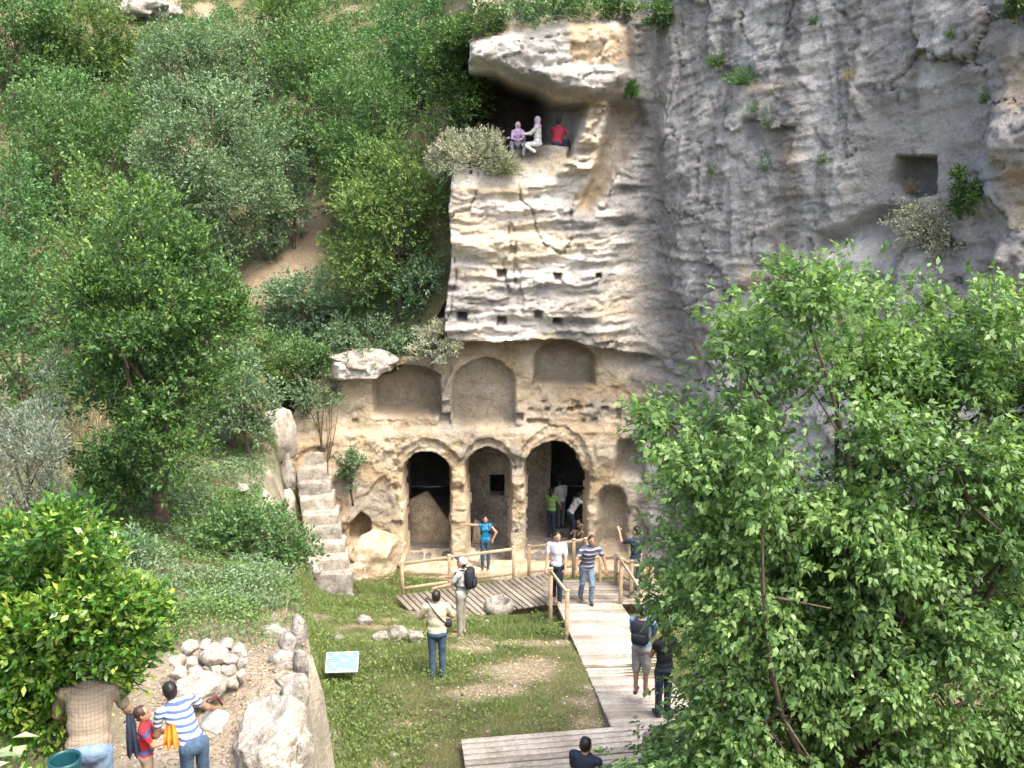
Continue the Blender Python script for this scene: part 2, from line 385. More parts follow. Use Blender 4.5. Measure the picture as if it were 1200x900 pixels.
def ground_cols(V):
    x, y, z = V.T; m = dirt_mask(x, y)[:, None]
    n = fbm(x * 1.5, y * 1.5, z, 4, 3)[:, None]; n2 = fbm(x * 6, y * 6, z * 6, 3, 8)[:, None]
    earth = np.array([0.33,0.275,0.205]) * (1 + 0.25 * n + 0.18 * n2); earth2 = np.array([0.30,0.235,0.16]) * (1 + 0.25 * n)
    earth = lerp(earth, earth2, sstep(28, 33, y)[:, None] * 0.8)
    under = np.array([0.13,0.125,0.06]) * (1 + 0.4 * n + 0.2 * n2)
    c = lerp(under, earth, m)
    path = ((x < crest_x(y) + 0.3) & (y < 15.2))[:, None]
    c = np.where(path, lerp(c, np.array([0.37,0.315,0.255]) * (1 + 0.2 * n + 0.2 * n2), m * 0.9), c)
    d = np.abs(x - crest_x(y) - 0.3)
    bank = (np.exp(-(d / 0.55) ** 2) * (y < 26) * (y > 8))[:, None]
    c = lerp(c, np.array([0.52,0.48,0.40]) * (1 + 0.45 * n + 0.3 * n2), np.clip(bank * (0.75 + 0.5 * n), 0, 0.9))
    return np.clip(c, 0.01, 1)
def keep_ground(x, y): return ~((x > -5.5) & (y > 29.25)) & ~((x > 4.2) & (y > 29.25 - (x - 4.2) * 1.05 + 1.2))
xs = np.concatenate([np.arange(-60, -16, 0.8), np.arange(-16, 9, 0.14), np.arange(9, 32, 0.6)])
ys = np.concatenate([np.arange(-8, 8, 0.5), np.arange(8, 34, 0.14), np.arange(34, 66, 0.5)])
V, q = grid_mesh(xs, ys, ground_h, keep_ground)
me = mesh_np('ground', V, q); point_attr(me, 'col', ground_cols(V))
M['ground'] = rock_attr_mat('earth'); struct(link('ground', me, M['ground']))
V, q = grid_mesh(np.arange(-6.6, 24, 0.25), np.arange(28.7, 66, 0.25), lambda x, y: upper_h(x, y) - 0.03, lambda x, y: ~((x > -5.6) & (y < 29.35)) & ~((x > 2.8) & (y < 31.5)) & ~((x > -1.6) & (y < 30)))
me = mesh_np('hilltop', V, q); point_attr(me, 'col', ground_cols(V)); struct(link('hilltop', me, M['ground']))

# ------------------------------------------------------------------ cliff with the rock-cut tomb front
YF = 29.3
def E(px, py): p = atY(px, py, YF); return p[0], p[2]
knots = np.array([(-9.2,26.3),(-7.2,27.9),(-5.6,28.9),(-4.4,29.25),(-2,29.3),(1,29.3),(3.4,29.35),(4.3,28.75),(5.4,27.3),(8.0,24.2),(11.2,20.3),(14.5,15.5)], float)
def chaikin(p, k=3):
    for _ in range(k):
        a = p[:-1] * 0.75 + p[1:] * 0.25; b = p[:-1] * 0.25 + p[1:] * 0.75
        p = np.concatenate([p[:1], np.stack([a, b], 1).reshape(-1, 2), p[-1:]])
    return p
path = chaikin(knots); sl = np.concatenate([[0], np.cumsum(np.linalg.norm(np.diff(path, axis=0), axis=1))])
DU = 0.045
su = np.arange(0, sl[-1], DU); bx_ = np.interp(su, sl, path[:, 0]); by_ = np.interp(su, sl, path[:, 1])
ker = np.ones(41) / 41
tx = np.convolve(np.pad(np.gradient(bx_), 20, 'edge'), ker, 'valid'); ty = np.convolve(np.pad(np.gradient(by_), 20, 'edge'), ker, 'valid')
ln = np.hypot(tx, ty); nx_, ny_ = ty / ln, -tx / ln          # outward, towards the court
zs = np.arange(-1.2, 19.5, DU)
U, Z = np.meshgrid(su, zs, indexing='ij'); BX = np.broadcast_to(bx_[:, None], U.shape); BY = np.broadcast_to(by_[:, None], U.shape)
NX = np.broadcast_to(nx_[:, None], U.shape); NY = np.broadcast_to(ny_[:, None], U.shape)
X = BX
front = 1 - sstep(3.4, 4.6, X)                       # 1 on the tomb front, 0 on the right-hand wall
wallr = 1 - front
# general roughness
warp = 0.25 * fbm(BX * 0.5, BY * 0.5, Z * 0.5, 3, 1)
n1 = fbm(BX * 0.45, BY * 0.45, Z * 0.45, 5, 2); n2 = fbm(BX * 1.6, BY * 1.6, Z * 1.6, 5, 4, 0.6); n3 = fbm(BX * 5, BY * 5, Z * 5, 4, 6, 0.7)
# zones (metres on the elevation)
liptab = np.array([E(px, py) for px, py in ((380,382),(440,392),(525,388),(545,394),(600,395),(660,391),(700,400),(745,411),(770,420),(800,440))])
zlip = np.interp(X, liptab[:, 0], liptab[:, 1]) + 0.07 * fbm(X * 1.2, 0, 0, 3, 21)
xl_up = np.interp(Z, [6, 10.5, 11.5, 13, 13.4, 16.5], [E(522,390)[0], E(528,230)[0], E(532,200)[0], E(552,120)[0], E(546,70)[0], E(552,20)[0]]) + 0.14 * fbm(Z * 1.1, 1, 2, 4, 23)
upper = sstep(zlip - 0.03, zlip + 0.03, Z)
D = np.zeros_like(U)
# --- tomb front (below the lip)
fac = 0.07 * n2 + 0.045 * n3 + 0.06 * n1
fac += 0.16 * sstep(E(0,497)[1], E(0,506)[1], Z + 0.1 * n1)          # rough shelf over the arches
v6, t6, e6 = cell2(X * 3.2 + 0.5 * n3, Z * 3.8 + 0.5 * n3, 10); pit = sstep(0.25, 0.6, fbm(X * 1.1, 2, Z * 1.4, 3, 42)) 
fac += 0.05 * v6 + 0.07 * t6 - 0.14 * pit * sstep(-0.1, 0.5, n3 + n2)
v7, t7, e7 = cell2(X * 1.1 + 0.5 * n2, Z * 1.3 + 0.5 * n2, 11); fac += 0.10 * v7 + 0.08 * t7
strat_f = 0.05 * np.clip(fbm(X * 0.3, 0, Z * 5 + warp * 3, 3, 41), -1, 1) * sstep(2.5, 4.0, Z)
fac += strat_f
def arch_sd(px0, px1, py_top, py_spring, py_bot):
    x0, _ = E(px0, py_spring); x1, _ = E(px1, py_spring); zt = E(0, py_top)[1]; zsn = E(0, py_spring)[1]; zb = E(0, py_bot)[1]
    xc, hw = (x0 + x1) / 2, (x1 - x0) / 2; hr = zt - zsn
    dx = X - xc
    a = np.hypot(dx, (Z - zsn) * hw / hr) - hw
    b = np.abs(dx) - hw
    s = np.where(Z > zsn, a, b)
    return np.maximum(s, zb - Z) + 0.07 * n2 + 0.05 * n3 + 0.04 * n1
opens = []
arch = {}
for k, a in {'l': (472,528,529,556,662), 'm': (546,599,524,552,662), 'r': (615,681,517,552,662)}.items():
    arch[k] = arch_sd(*a); opens.append(arch[k])
r2 = arch_sd(650,689,550,556,662); opens.append(r2)
osd = np.minimum.reduce(opens)
# moulded arch bands round each opening
bands = np.minimum.reduce([arch_sd(461,541,513,556,575), arch_sd(540,605,513,552,560), arch_sd(606,693,499,552,562)])
fac -= 0.13 * sstep(0.04, -0.03, bands)
fac += 0.05 * (np.sin(np.clip(-bands, 0, 0.5) * 42) > 0.2) * (bands < -0.03) * (osd > 0.03) * (0.6 + 0.8 * n1)
# column capitals and bases
for px, wpx in ((537,16), (608,17)):
    xc = E(px, 560)[0]; hw = wpx / 1200 * 30.5
    inx = sstep(hw * 1.3, hw * 0.7, np.abs(X - xc))
    fac += 0.12 * inx * sstep(E(0,572)[1], E(0,563)[1], Z) * sstep(E(0,548)[1], E(0,556)[1], Z)
    fac += 0.16 * inx * sstep(E(0,648)[1], E(0,656)[1], Z)
    rnd_ = np.sqrt(np.clip(1 - ((X - xc) / (hw * 0.85)) ** 2, 0, 1))
    fac = np.where((np.abs(X - xc) < hw * 0.85) & (Z < E(0,560)[1]), fac + 0.14 * rnd_ - 0.1, fac)
def niche(px0, px1, py_top, py_spring, py_bot, depth, soft=0.12):
    global fac
    s = arch_sd(px0, px1, py_top, py_spring, py_bot)
    fac = lerp(fac, fac * 0.35 - depth, sstep(0.02, -soft, s)); return s
nl = niche(436,517,428,448,489, 1.1, 0.10)
nm = niche(528,606,420,458,499, 0.55, 0.09)
nr = niche(624,698,402,422,452, 0.65, 0.16)
nk = niche(697,738,564,590,648, 0.55, 0.35)
nq = niche(718,758,508,530,560, 0.6, 0.3)
nh = niche(411,435,598,612,633, 0.8, 0.1)
# benches in the upper niches and the ledge above the arches
for (px, py, wx, wz, dp) in ((608,490,12,8,.3),(630,495,26,7,.25),(637,472,5,5,.2),(622,481,6,5,.15),(641,481,7,6,.2),(655,482,8,5,.2),(668,480,7,5,.2),(678,478,8,5,.2),(690,477,9,5,.2),
                             (709,480,9,6,.25),(724,486,7,14,.25),(697,493,7,5,.2),(684,494,5,5,.15),(521,492,14,14,.35),(417,492,6,5,.2),
                             (543,364,10,9,.7),(588,370,10,9,.7),(630,363,9,10,.7),(651,370,9,8,.7),(588,316,10,8,.6),(652,320,9,9,.6),(700,318,6,5,.5)):
    xc, zc = E(px, py); hx = wx / 2 / 1200 * 30; hz = wz / 2 / 1200 * 30.5
    s = np.maximum(np.abs(X - xc) - hx, np.abs(Z - zc) - hz) + 0.02 * n2
    if py > 400: fac = fac - dp * sstep(0.02, -0.03, s)
    else: D = D - dp * sstep(0.02, -0.03, s) * front
# band of recess right under the lip, and rough rock at the left foot
fac -= 0.35 * sstep(zlip - 0.75, zlip - 0.1, Z)
foot = sstep(-4.2, -5.0, X) * sstep(2.4, 0.6, Z)
fac += foot * (0.5 + 0.55 * n1 + 0.25 * n2)
fac += 0.25 * sstep(0.0, -0.4, Z) * sstep(-4.3, -3.9, X) * (0.7 + 0.5 * n2)      # ledge at the foot of the columns
# rock slab over the left niche
xs0, zs0 = E(388, 430); xs1, _ = E(461, 430); zt = E(0, 408)[1]; zb = E(0, 440)[1]
slab = sstep(xs0 - 0.15, xs0 + 0.2, X) * sstep(xs1 + 0.1, xs1 - 0.1, X) * sstep(zb - 0.05, zb + 0.1, Z) * sstep(zt + 0.3, zt - 0.1, Z)
fac += slab * (0.65 + 0.2 * n2)
# --- upper block
up = np.zeros_like(U)
ovh = 1.0 * front * sstep(4.3, 2.2, X)
led = np.interp(Z, [7.0,7.35,7.6,8.0,8.1,8.5,8.9,9.1,9.35,9.6,9.75,10.1,10.3,10.6,10.75,11.1,11.3,11.7],
                   [0.00,0.12,0.02,0.10,0.02,0.12,0.00,0.18,0.26,0.10,0.28,0.20,0.02,0.16,-0.05,0.10,-0.12,-0.05])
wz = Z + 0.16 * fbm(X * 0.55, 0, Z * 0.7, 4, 61)
led2 = np.interp(wz, np.arange(6.5, 12.4, 0.3), np.array([0.1,0.0,0.16,0.04,0.12,0.02,0.2,0.05,0.0,0.22,0.28,0.05,0.24,0.15,-0.05,0.16,-0.08,0.08,-0.18,0.0])[:len(np.arange(6.5,12.4,0.3))])
def terr(t, k, sh=0.25):
    f = np.floor(t * k); return (f + sstep(0.5 - sh, 0.5 + sh, t * k - f)) / k
fine = 0.34 * terr(fbm(X * 0.45, 0, wz * 1.7, 4, 62, 0.6), 6, 0.12) + 0.16 * terr(fbm(X * 0.9, 3, wz * 5.5, 3, 64), 4, 0.15) - 0.16 * sstep(0.03, 0.0, np.abs(fbm(X * 0.8 + 0.1 * Z, 7, Z * 0.35, 4, 65)))
v4, t4, e4 = cell2(X * 0.9 + 0.3 * n2, wz * 3.0 + 0.3 * n2, 8); v5, t5, e5 = cell2(X * 2.6 + 0.3 * n3, wz * 7.5 + 0.3 * n3, 9)
fine = fine + 0.05 * v4 + 0.06 * t4 - 0.03 * sstep(0.08, 0.0, e4) + 0.035 * v5 + 0.04 * t5 + 0.12 * terr(fbm(X * 0.22, 9, wz * 4.6, 3, 69, 0.6), 5, 0.1)
up += ovh + (led2 * 0.45 + fine) * sstep(4.6, 3.0, X) * sstep(12.2, 11.6, Z) + 0.09 * n1 + 0.06 * n2 + 0.04 * n3
up -= 0.10 * np.clip(Z - 7, 0, 5) * front
# upper cave: floor about z 11.5, mouth between px 575 and 690
def poly_sd(poly):
    P = np.array([E(*p) for p in poly]); d = np.full(X.shape, 1e9); ins = np.zeros(X.shape, bool); n = len(P)
    for i in range(n):
        a = P[i]; b = P[(i + 1) % n]; e = b - a; wx_ = X - a[0]; wz_ = Z - a[1]
        tt = np.clip((wx_ * e[0] + wz_ * e[1]) / (e @ e), 0, 1); d = np.minimum(d, np.hypot(wx_ - e[0] * tt, wz_ - e[1] * tt))
        c = ((a[1] > Z) != (b[1] > Z)) & (X < (b[0] - a[0]) * (Z - a[1]) / (b[1] - a[1] + 1e-12) + a[0]); ins ^= c
    return np.where(ins, -d, d)
cave = poly_sd([(530,86),(582,86),(600,97),(632,106),(650,118),(690,122),(684,150),(676,168),(668,186),(645,190),(600,196),(565,196),(530,190)]) + 0.04 * n2
dk = lerp(4.2, 1.2, sstep(E(612,130)[0], E(668,130)[0], X))
up = lerp(up, -dk + 0.2 * n1, sstep(0.03, -0.25, cave))
# overhanging brow above the cave
brow = poly_sd([(546,50),(600,40),(660,26),(742,28),(745,95),(700,118),(650,112),(630,104),(600,94),(580,84),(548,78)])
up += (0.75 + 0.18 * n1 + 0.1 * n2) * sstep(0.08, -0.3, brow)
brow2 = poly_sd([(620,82),(700,80),(740,84),(735,112),(690,120),(645,110)])
up += 0.35 * sstep(0.05, -0.15, brow2)
# pillar of thin ledges right of the cave and the smooth slanting channel beside it
pil = poly_sd([(686,116),(712,118),(706,140),(694,146),(690,158),(700,165),(702,180),(704,200),(640,206),(644,192),(668,184),(672,166),(676,140)])
up += (0.40 + 0.9 * terr(fbm(X * 0.5, 1, Z * 4.2, 3, 68), 4, 0.08)) * sstep(0.05, -0.10, pil)
chan = poly_sd([(716,122),(750,118),(757,150),(735,190),(712,220),(690,250),(676,244),(690,205),(700,170)])
up = lerp(up, -0.7 + 0.10 * n2 + 0.2 * n1, sstep(0.12, -0.32, chan + 0.12 * n2))
perch = poly_sd([(592,172),(612,170),(645,167),(668,172),(662,190),(646,212),(600,206)])
up = lerp(up, 0.55 + 0.1 * n2, sstep(0.05, -0.08, perch))
up += 0.0 * sstep(0.1, -0.2, perch)
up += (0.16 * v4 + 0.14 * t4 - 0.07 * sstep(0.10, 0.0, e4) + 0.06 * v5 + 0.06 * t5) * sstep(11.7, 12.3, Z) * sstep(4.6, 3.0, X) * sstep(-0.1, 0.1, cave)
# top of the block lies back
up -= np.clip(Z - E(0,28)[1], 0, 9) * 1.3 * sstep(4.2, 2.4, X)
# --- right-hand wall
uw = U + 0.25 * n1 + 0.06 * n2; zw = Z + 0.25 * n1 + 0.05 * n2
wl = 0.45 * terr(fbm(uw * 0.16, 3, zw * 0.10, 3, 71), 4, 0.3) + 0.3 * terr(fbm(uw * 0.42 + zw * 0.14, 1, zw * 0.2, 3, 72), 5, 0.14)
v1, t1, e1 = cell2((uw + 0.35 * zw) * 0.62 + 0.3 * n2, (zw - 0.25 * uw) * 0.5 + 0.25 * n2, 5); v2, t2, e2 = cell2((uw + 0.2 * zw) * 1.5 + 0.35 * n2, (zw - 0.2 * uw) * 2.1 + 0.35 * n2, 6)
v3, t3, e3 = cell2(uw * 4.0 + 0.4 * n3, zw * 5.5 + 0.4 * n3, 7)
wl += 0.22 * v1 + 0.22 * t1 - 0.10 * sstep(0.05, 0.0, e1) * (n1 > 0.0) + 0.05 * v2 + 0.07 * t2 - 0.03 * sstep(0.06, 0.0, e2) + 0.02 * v3 + 0.03 * t3
wl += 0.08 * n1 + 0.06 * (ridged(uw * 0.8, 0, zw * 0.55 + uw * 0.2, 5, 73) - 0.5) + 0.03 * n2 + 0.035 * n3
wl += 0.12 * fbm(uw * 0.8 + zw * 0.4, 3, zw * 4.2 - uw * 0.9, 4, 76, 0.65)
wl += 0.05 * terr(fbm(U * 0.2, 4, wz * 2.6, 3, 77), 4, 0.15) * 3 * sstep(8.5, 4.6, X) * sstep(11.5, 9.0, Z)
def wall_uz(px, py):
    """where the sight line through a point of the elevation meets the right-hand wall"""
    d = ray(px, py); best = None
    t = by_ / d[1]; dx = CAM[0] + t * d[0] - bx_; ok = bx_ > 3.8
    i = np.argmin(np.where(ok, np.abs(dx), 1e9)); return su[i], CAM[2] + t[i] * d[2]
def wall_poly(poly):
    P = np.array([wall_uz(*p) for p in poly]); d = np.full(X.shape, 1e9); ins = np.zeros(X.shape, bool)
    for i in range(len(P)):
        a = P[i]; b = P[(i + 1) % len(P)]; e = b - a; wx_ = U - a[0]; wz_ = Z - a[1]
        tt = np.clip((wx_ * e[0] + wz_ * e[1]) / (e @ e), 0, 1); d = np.minimum(d, np.hypot(wx_ - e[0] * tt, wz_ - e[1] * tt))
        ins ^= ((a[1] > Z) != (b[1] > Z)) & (U < (b[0] - a[0]) * (Z - a[1]) / (b[1] - a[1] + 1e-12) + a[0])
    return np.where(ins, -d, d)
sc_ = wall_poly([(1038,184),(1084,184),(1084,228),(1048,236),(1030,215)]); wl -= 2.8 * sstep(0.03, -0.06, sc_ + 0.02 * n2)
smo = wall_poly([(1010,120),(1150,90),(1155,190),(1100,260),(960,290),(1000,200)]); smooth_w = sstep(0.3, -0.6, smo)
wl = lerp(wl, wl * 0.35 - 0.35, smooth_w)
rec = wall_poly([(955,275),(1010,245),(1060,235),(1120,290),(1030,310),(950,296)]); wl -= 0.6 * sstep(0.1, -0.4, rec)
rgt = wall_poly([(1168,60),(1260,20),(1280,460),(1130,430),(1150,330),(1172,240),(1152,170)])
rz = sstep(0.1, -0.4, rgt); v4w = cell2(U * 1.3 + 0.3 * n2, wz * 3.0, 12)[0]
wl += rz * (0.25 + 0.28 * np.sin(wz * 2.6 + 1.0) + 0.15 * n2 + 0.12 * v4w)
bulge = wall_poly([(760,140),(900,60),(960,140),(900,330),(850,400),(790,410),(770,300)]); wl += 0.35 * sstep(0.6, -1.4, bulge)

D = D + lerp(lerp(fac, up, upper), wl, wallr)
# left of the block the cliff steps far back under the slope
back = sstep(0.05, -0.05, X - xl_up) * sstep(E(0,420)[1], E(0,405)[1], Z)
D = D - 9.0 * back
# opening reveals
oin = sstep(0.02, -0.07, osd) * front * (Z < 4.6)
D = lerp(D, -1.0 + 0.04 * n2, oin)
PX = BX + NX * D; PY = BY + NY * D; PZ = Z + 0.04 * n2 * front
V = np.stack([PX, PY, PZ], -1).reshape(-1, 3)
# --- colours of the stone, with shade painted into the upper cave
def col3(r, g, b): return np.array([r, g, b])[None, None]
k1 = sstep(-0.45, 0.5, n1 + 0.5 * n2)[..., None]; k2 = sstep(-0.3, 0.5, n2 + 0.4 * n3)[..., None]
tan = lerp(col3(0.50,0.385,0.245), col3(0.67,0.56,0.405), k1); tan = lerp(tan, col3(0.72,0.65,0.52), 0.55 * k2)
org = sstep(0.2, 0.6, fbm(X * 0.4, 2, Z * 0.8, 4, 91))[..., None]; tan = lerp(tan, col3(0.56,0.39,0.22), 0.45 * org)
grm = sstep(0.22, 0.5, fbm(X * 0.8, 4, Z * 0.7, 4, 92) + 0.3 * sstep(5.5, 7, Z) * sstep(2.4, 3.6, X))[..., None]; tan = lerp(tan, col3(0.33,0.31,0.28), 0.7 * grm)
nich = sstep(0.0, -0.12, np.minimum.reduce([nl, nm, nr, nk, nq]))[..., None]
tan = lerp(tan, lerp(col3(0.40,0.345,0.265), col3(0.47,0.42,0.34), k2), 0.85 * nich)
white = lerp(col3(0.62,0.53,0.39), col3(0.80,0.76,0.69), sstep(-0.35, 0.35, fbm(X * 0.5, 1, Z * 2.4, 4, 93) + 0.3 * n2)[..., None])
gp = sstep(0.02, 0.4, fbm(X * 0.55, 6, Z * 1.3, 5, 94) + 0.35 * sstep(-0.6, -1.8, X) * sstep(9.8, 9.2, Z) - 0.02 + 0.25 * sstep(1.2, 3.4, X))[..., None]; white = lerp(white, lerp(col3(0.24,0.24,0.24), col3(0.42,0.41,0.40), k2), 0.8 * gp)
brg = (sstep(0.1, -0.15, brow))[..., None]; white = lerp(white, lerp(col3(0.32,0.32,0.31), col3(0.60,0.58,0.54), k2), brg * 0.9)
ob = poly_sd([(662,30),(742,28),(744,72),(712,80),(665,76)]); white = lerp(white, lerp(col3(0.58,0.41,0.24), col3(0.66,0.55,0.42), k2), sstep(0.05, -0.1, ob)[..., None] * 0.9)
white = lerp(white, lerp(col3(0.50,0.40,0.29), col3(0.58,0.49,0.38), k2), sstep(0.05, -0.15, chan)[..., None] * 0.9)
white = lerp(white, lerp(lerp(col3(0.07,0.065,0.06), col3(0.13,0.12,0.11), k2), lerp(col3(0.30,0.275,0.24), col3(0.40,0.365,0.32), k2), sstep(E(632,130)[0], E(655,130)[0], X)[..., None]), sstep(0.0, -0.3, cave)[..., None] * 0.9)  # recess shade of the upper cave painted in, darkest on its deep left
white = lerp(white, lerp(col3(0.58,0.47,0.32), col3(0.70,0.62,0.50), k2), sstep(0.03, -0.05, pil)[..., None] * 0.85)
st = sstep(-0.25, 0.35, fbm(U * 1.1, 7, Z * 0.16, 5, 95, 0.6) + 0.35 * n2)[..., None]
grey = lerp(col3(0.285,0.28,0.272), col3(0.50,0.49,0.468), st); grey = lerp(grey, col3(0.62,0.605,0.575), 0.6 * sstep(0.1, 0.6, n2 + 0.5 * n3)[..., None])
dst = sstep(0.12, 0.45, fbm(U * 1.9, 9, Z * 0.10, 4, 96))[..., None]; grey = lerp(grey, col3(0.15,0.147,0.142), 0.75 * dst)
grey = lerp(grey, col3(0.32,0.312,0.30) * (1 + 0.15 * n2[..., None]), 0.75 * smooth_w[..., None])
ot = sstep(0.30, 0.55, fbm(U * 0.8, 11, Z * 0.45, 4, 97))[..., None]; grey = lerp(grey, col3(0.60,0.47,0.32), 0.7 * ot)
grey = lerp(grey, lerp(col3(0.50,0.41,0.30), col3(0.40,0.39,0.38), (np.sin(wz * 2.6 + 1.0) > 0.1)[..., None] * 0.8), 0.85 * rz[..., None])
col = lerp(lerp(tan, white, upper[..., None]), grey, sstep(2.9, 4.6, X + 0.5 * n1 + 0.25 * np.clip(Z - 8, 0, 3))[..., None])
col = lerp(col, lerp(col3(0.50,0.48,0.44), col3(0.74,0.71,0.66), k2), slab[..., None] * (1 - upper[..., None]))
soil = (sstep(E(0,30)[1], E(0,18)[1], Z + 0.3 * n1) * sstep(4.0, 2.6, X))[..., None]; col = lerp(col, lerp(col3(0.20,0.17,0.11), col3(0.40,0.36,0.29), k2), soil)
nu, nz = U.shape
i, j = np.meshgrid(np.arange(nu - 1), np.arange(nz - 1), indexing='ij')
q = np.stack([i * nz + j, (i + 1) * nz + j, (i + 1) * nz + j + 1, i * nz + j + 1], -1).reshape(-1, 4)
dele = ((osd < -0.11) & (Z < 4.6) & (front > 0.5)).ravel()
q = q[~dele[q].any(1)]
farback = ((back > 0.98) & (X < xl_up - 0.4)).ravel(); q = q[~farback[q].all(1)]
leftend = ((X < -5.2) & (Z > np.interp(X, [-9, -6.5, -5.2], [1.2, 4.2, 6.3]))).ravel(); q = q[~leftend[q].all(1)]
top_cut = ((Z > 17.2) & (X < 3)).ravel(); q = q[~top_cut[q].all(1)]
used = np.unique(q); re = np.full(len(V), -1); re[used] = np.arange(len(used))
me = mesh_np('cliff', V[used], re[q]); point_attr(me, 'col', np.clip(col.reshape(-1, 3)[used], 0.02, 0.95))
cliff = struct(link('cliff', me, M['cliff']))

_vp = V[used]; _vx, _vy = project(_vp); _vd = _vp[:, 1]
def rock_at(px, py, rad=5.0):
    """nearest point of the cliff surface on the sight line through a picture point"""
    dd_ = np.hypot(_vx - px, _vy - py); i_ = np.where(dd_ < max(rad, dd_.min() + 1))[0]; return _vp[i_[np.argmin(_vd[i_])]]
# chamber behind the arches: floor, ceiling, side and back walls with their doorways, hewn rough
def rough_box(mb, a, b, res=0.22, amp=0.05, seed=0, faces='xXyYzZ', flip=False):
    a = np.array(a, float); b = np.array(b, float)
    for f in faces:
        ax = 'xyz'.index(f.lower()); o1, o2 = [k for k in range(3) if k != ax]
        n_1 = max(2, int((b[o1] - a[o1]) / res) + 1); n_2 = max(2, int((b[o2] - a[o2]) / res) + 1)
        g1, g2 = np.meshgrid(np.linspace(a[o1], b[o1], n_1), np.linspace(a[o2], b[o2], n_2), indexing='ij')
        P = np.zeros((n_1, n_2, 3)); P[..., o1] = g1; P[..., o2] = g2; P[..., ax] = b[ax] if f.isupper() else a[ax]
        for k in range(3): P[..., k] += amp * fbm(P[..., 0] * 1.7, P[..., 1] * 1.7, P[..., 2] * 1.7, 4, seed + k * 5)
        ii, jj = np.meshgrid(np.arange(n_1 - 1), np.arange(n_2 - 1), indexing='ij')
        qq = np.stack([ii * n_2 + jj, (ii + 1) * n_2 + jj, (ii + 1) * n_2 + jj + 1, ii * n_2 + jj + 1], -1).reshape(-1, 4)
        mb.add(P.reshape(-1, 3), qq)
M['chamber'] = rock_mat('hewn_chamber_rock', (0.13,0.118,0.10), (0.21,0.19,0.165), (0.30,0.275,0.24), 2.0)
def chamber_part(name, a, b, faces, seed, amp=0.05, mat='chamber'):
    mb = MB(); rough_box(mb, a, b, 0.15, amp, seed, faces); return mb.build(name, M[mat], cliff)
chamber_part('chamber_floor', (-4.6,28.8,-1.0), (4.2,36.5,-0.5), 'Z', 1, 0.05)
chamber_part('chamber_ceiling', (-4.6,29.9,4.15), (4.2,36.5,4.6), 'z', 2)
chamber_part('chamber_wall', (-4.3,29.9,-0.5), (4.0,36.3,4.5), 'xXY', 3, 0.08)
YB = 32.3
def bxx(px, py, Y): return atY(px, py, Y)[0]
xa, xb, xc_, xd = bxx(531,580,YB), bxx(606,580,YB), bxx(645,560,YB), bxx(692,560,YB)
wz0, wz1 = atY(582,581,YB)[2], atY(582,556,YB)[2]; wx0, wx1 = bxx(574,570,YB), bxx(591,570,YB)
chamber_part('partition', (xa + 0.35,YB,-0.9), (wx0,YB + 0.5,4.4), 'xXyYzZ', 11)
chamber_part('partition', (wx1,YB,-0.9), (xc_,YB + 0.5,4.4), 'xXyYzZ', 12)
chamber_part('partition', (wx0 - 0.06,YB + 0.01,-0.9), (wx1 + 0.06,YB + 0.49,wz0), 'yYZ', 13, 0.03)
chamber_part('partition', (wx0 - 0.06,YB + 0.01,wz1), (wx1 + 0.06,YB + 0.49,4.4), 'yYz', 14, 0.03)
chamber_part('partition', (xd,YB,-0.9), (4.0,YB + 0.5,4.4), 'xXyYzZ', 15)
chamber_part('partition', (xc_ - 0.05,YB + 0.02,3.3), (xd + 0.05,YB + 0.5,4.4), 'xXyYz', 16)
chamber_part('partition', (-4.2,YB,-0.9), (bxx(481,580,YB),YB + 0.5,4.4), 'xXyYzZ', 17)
# sloping grave slabs leaning inside the left and right bays
for pts, sd_ in (([(476,640),(478,588),(500,578),(528,615),(528,655),(476,660)], 1), ([(552,648),(556,610),(570,620),(590,650)], 2)):
    mb = MB(); Yq = 30.9
    P = np.array([atY(px, py, Yq) for px, py in pts]); Q = P + np.array([0, 0.35, 0]); n = len(P)
    mb.add(np.concatenate([P, Q, P.mean(0)[None], Q.mean(0)[None]]), [[k, (k+1) % n, n + (k+1) % n, n + k] for k in range(n)],
           [[2*n, (k+1) % n, k] for k in range(n)] + [[2*n+1, n+k, n+(k+1) % n] for k in range(n)])
    mb.build('grave_slab', M['tan_rock'], cliff, smooth=False)

# ------------------------------------------------------------------ foliage
M['fresh'] = leaf_mat('fresh_green_leaf', ((0.0725, 0.1257, 0.0386), (0.1267, 0.2076, 0.058), (0.2415, 0.3277, 0.0966)))
M['dark'] = leaf_mat('dark_green_leaf', ((0.0343, 0.0757, 0.0229), (0.0702, 0.1387, 0.0343), (0.1716, 0.2648, 0.0572)), 0.3)
M['blue'] = leaf_mat('grey_green_leaf', ((0.07,0.125,0.068), (0.125,0.205,0.105), (0.21,0.30,0.155)), 0.25, 0.6)
M['mid'] = leaf_mat('mid_green_leaf', ((0.041, 0.0969, 0.0324), (0.0821, 0.1679, 0.053), (0.1525, 0.2583, 0.0885)), 0.3)
M['olive'] = leaf_mat('olive_leaf', ((0.09,0.12,0.085), (0.155,0.19,0.14), (0.26,0.30,0.23)), 0.2, 0.6)
M['silver'] = leaf_mat('silver_leaf', ((0.20,0.21,0.15), (0.33,0.34,0.24), (0.48,0.47,0.34)), 0.2, 0.7)
M['citrus'] = leaf_mat('citrus_leaf', ((0.03,0.09,0.012), (0.075,0.175,0.02), (0.30,0.38,0.06)), 0.3, 0.35, 0.5)
M['mulberry'] = leaf_mat('mulberry_leaf', ((0.0666, 0.1385, 0.0419), (0.1259, 0.2288, 0.0675), (0.2516, 0.3734, 0.1206)), 0.42, 0.42, 0.45)
M['dry'] = leaf_mat('dry_grass', ((0.22,0.18,0.105), (0.34,0.28,0.175), (0.48,0.41,0.28)), 0.3, 0.8)
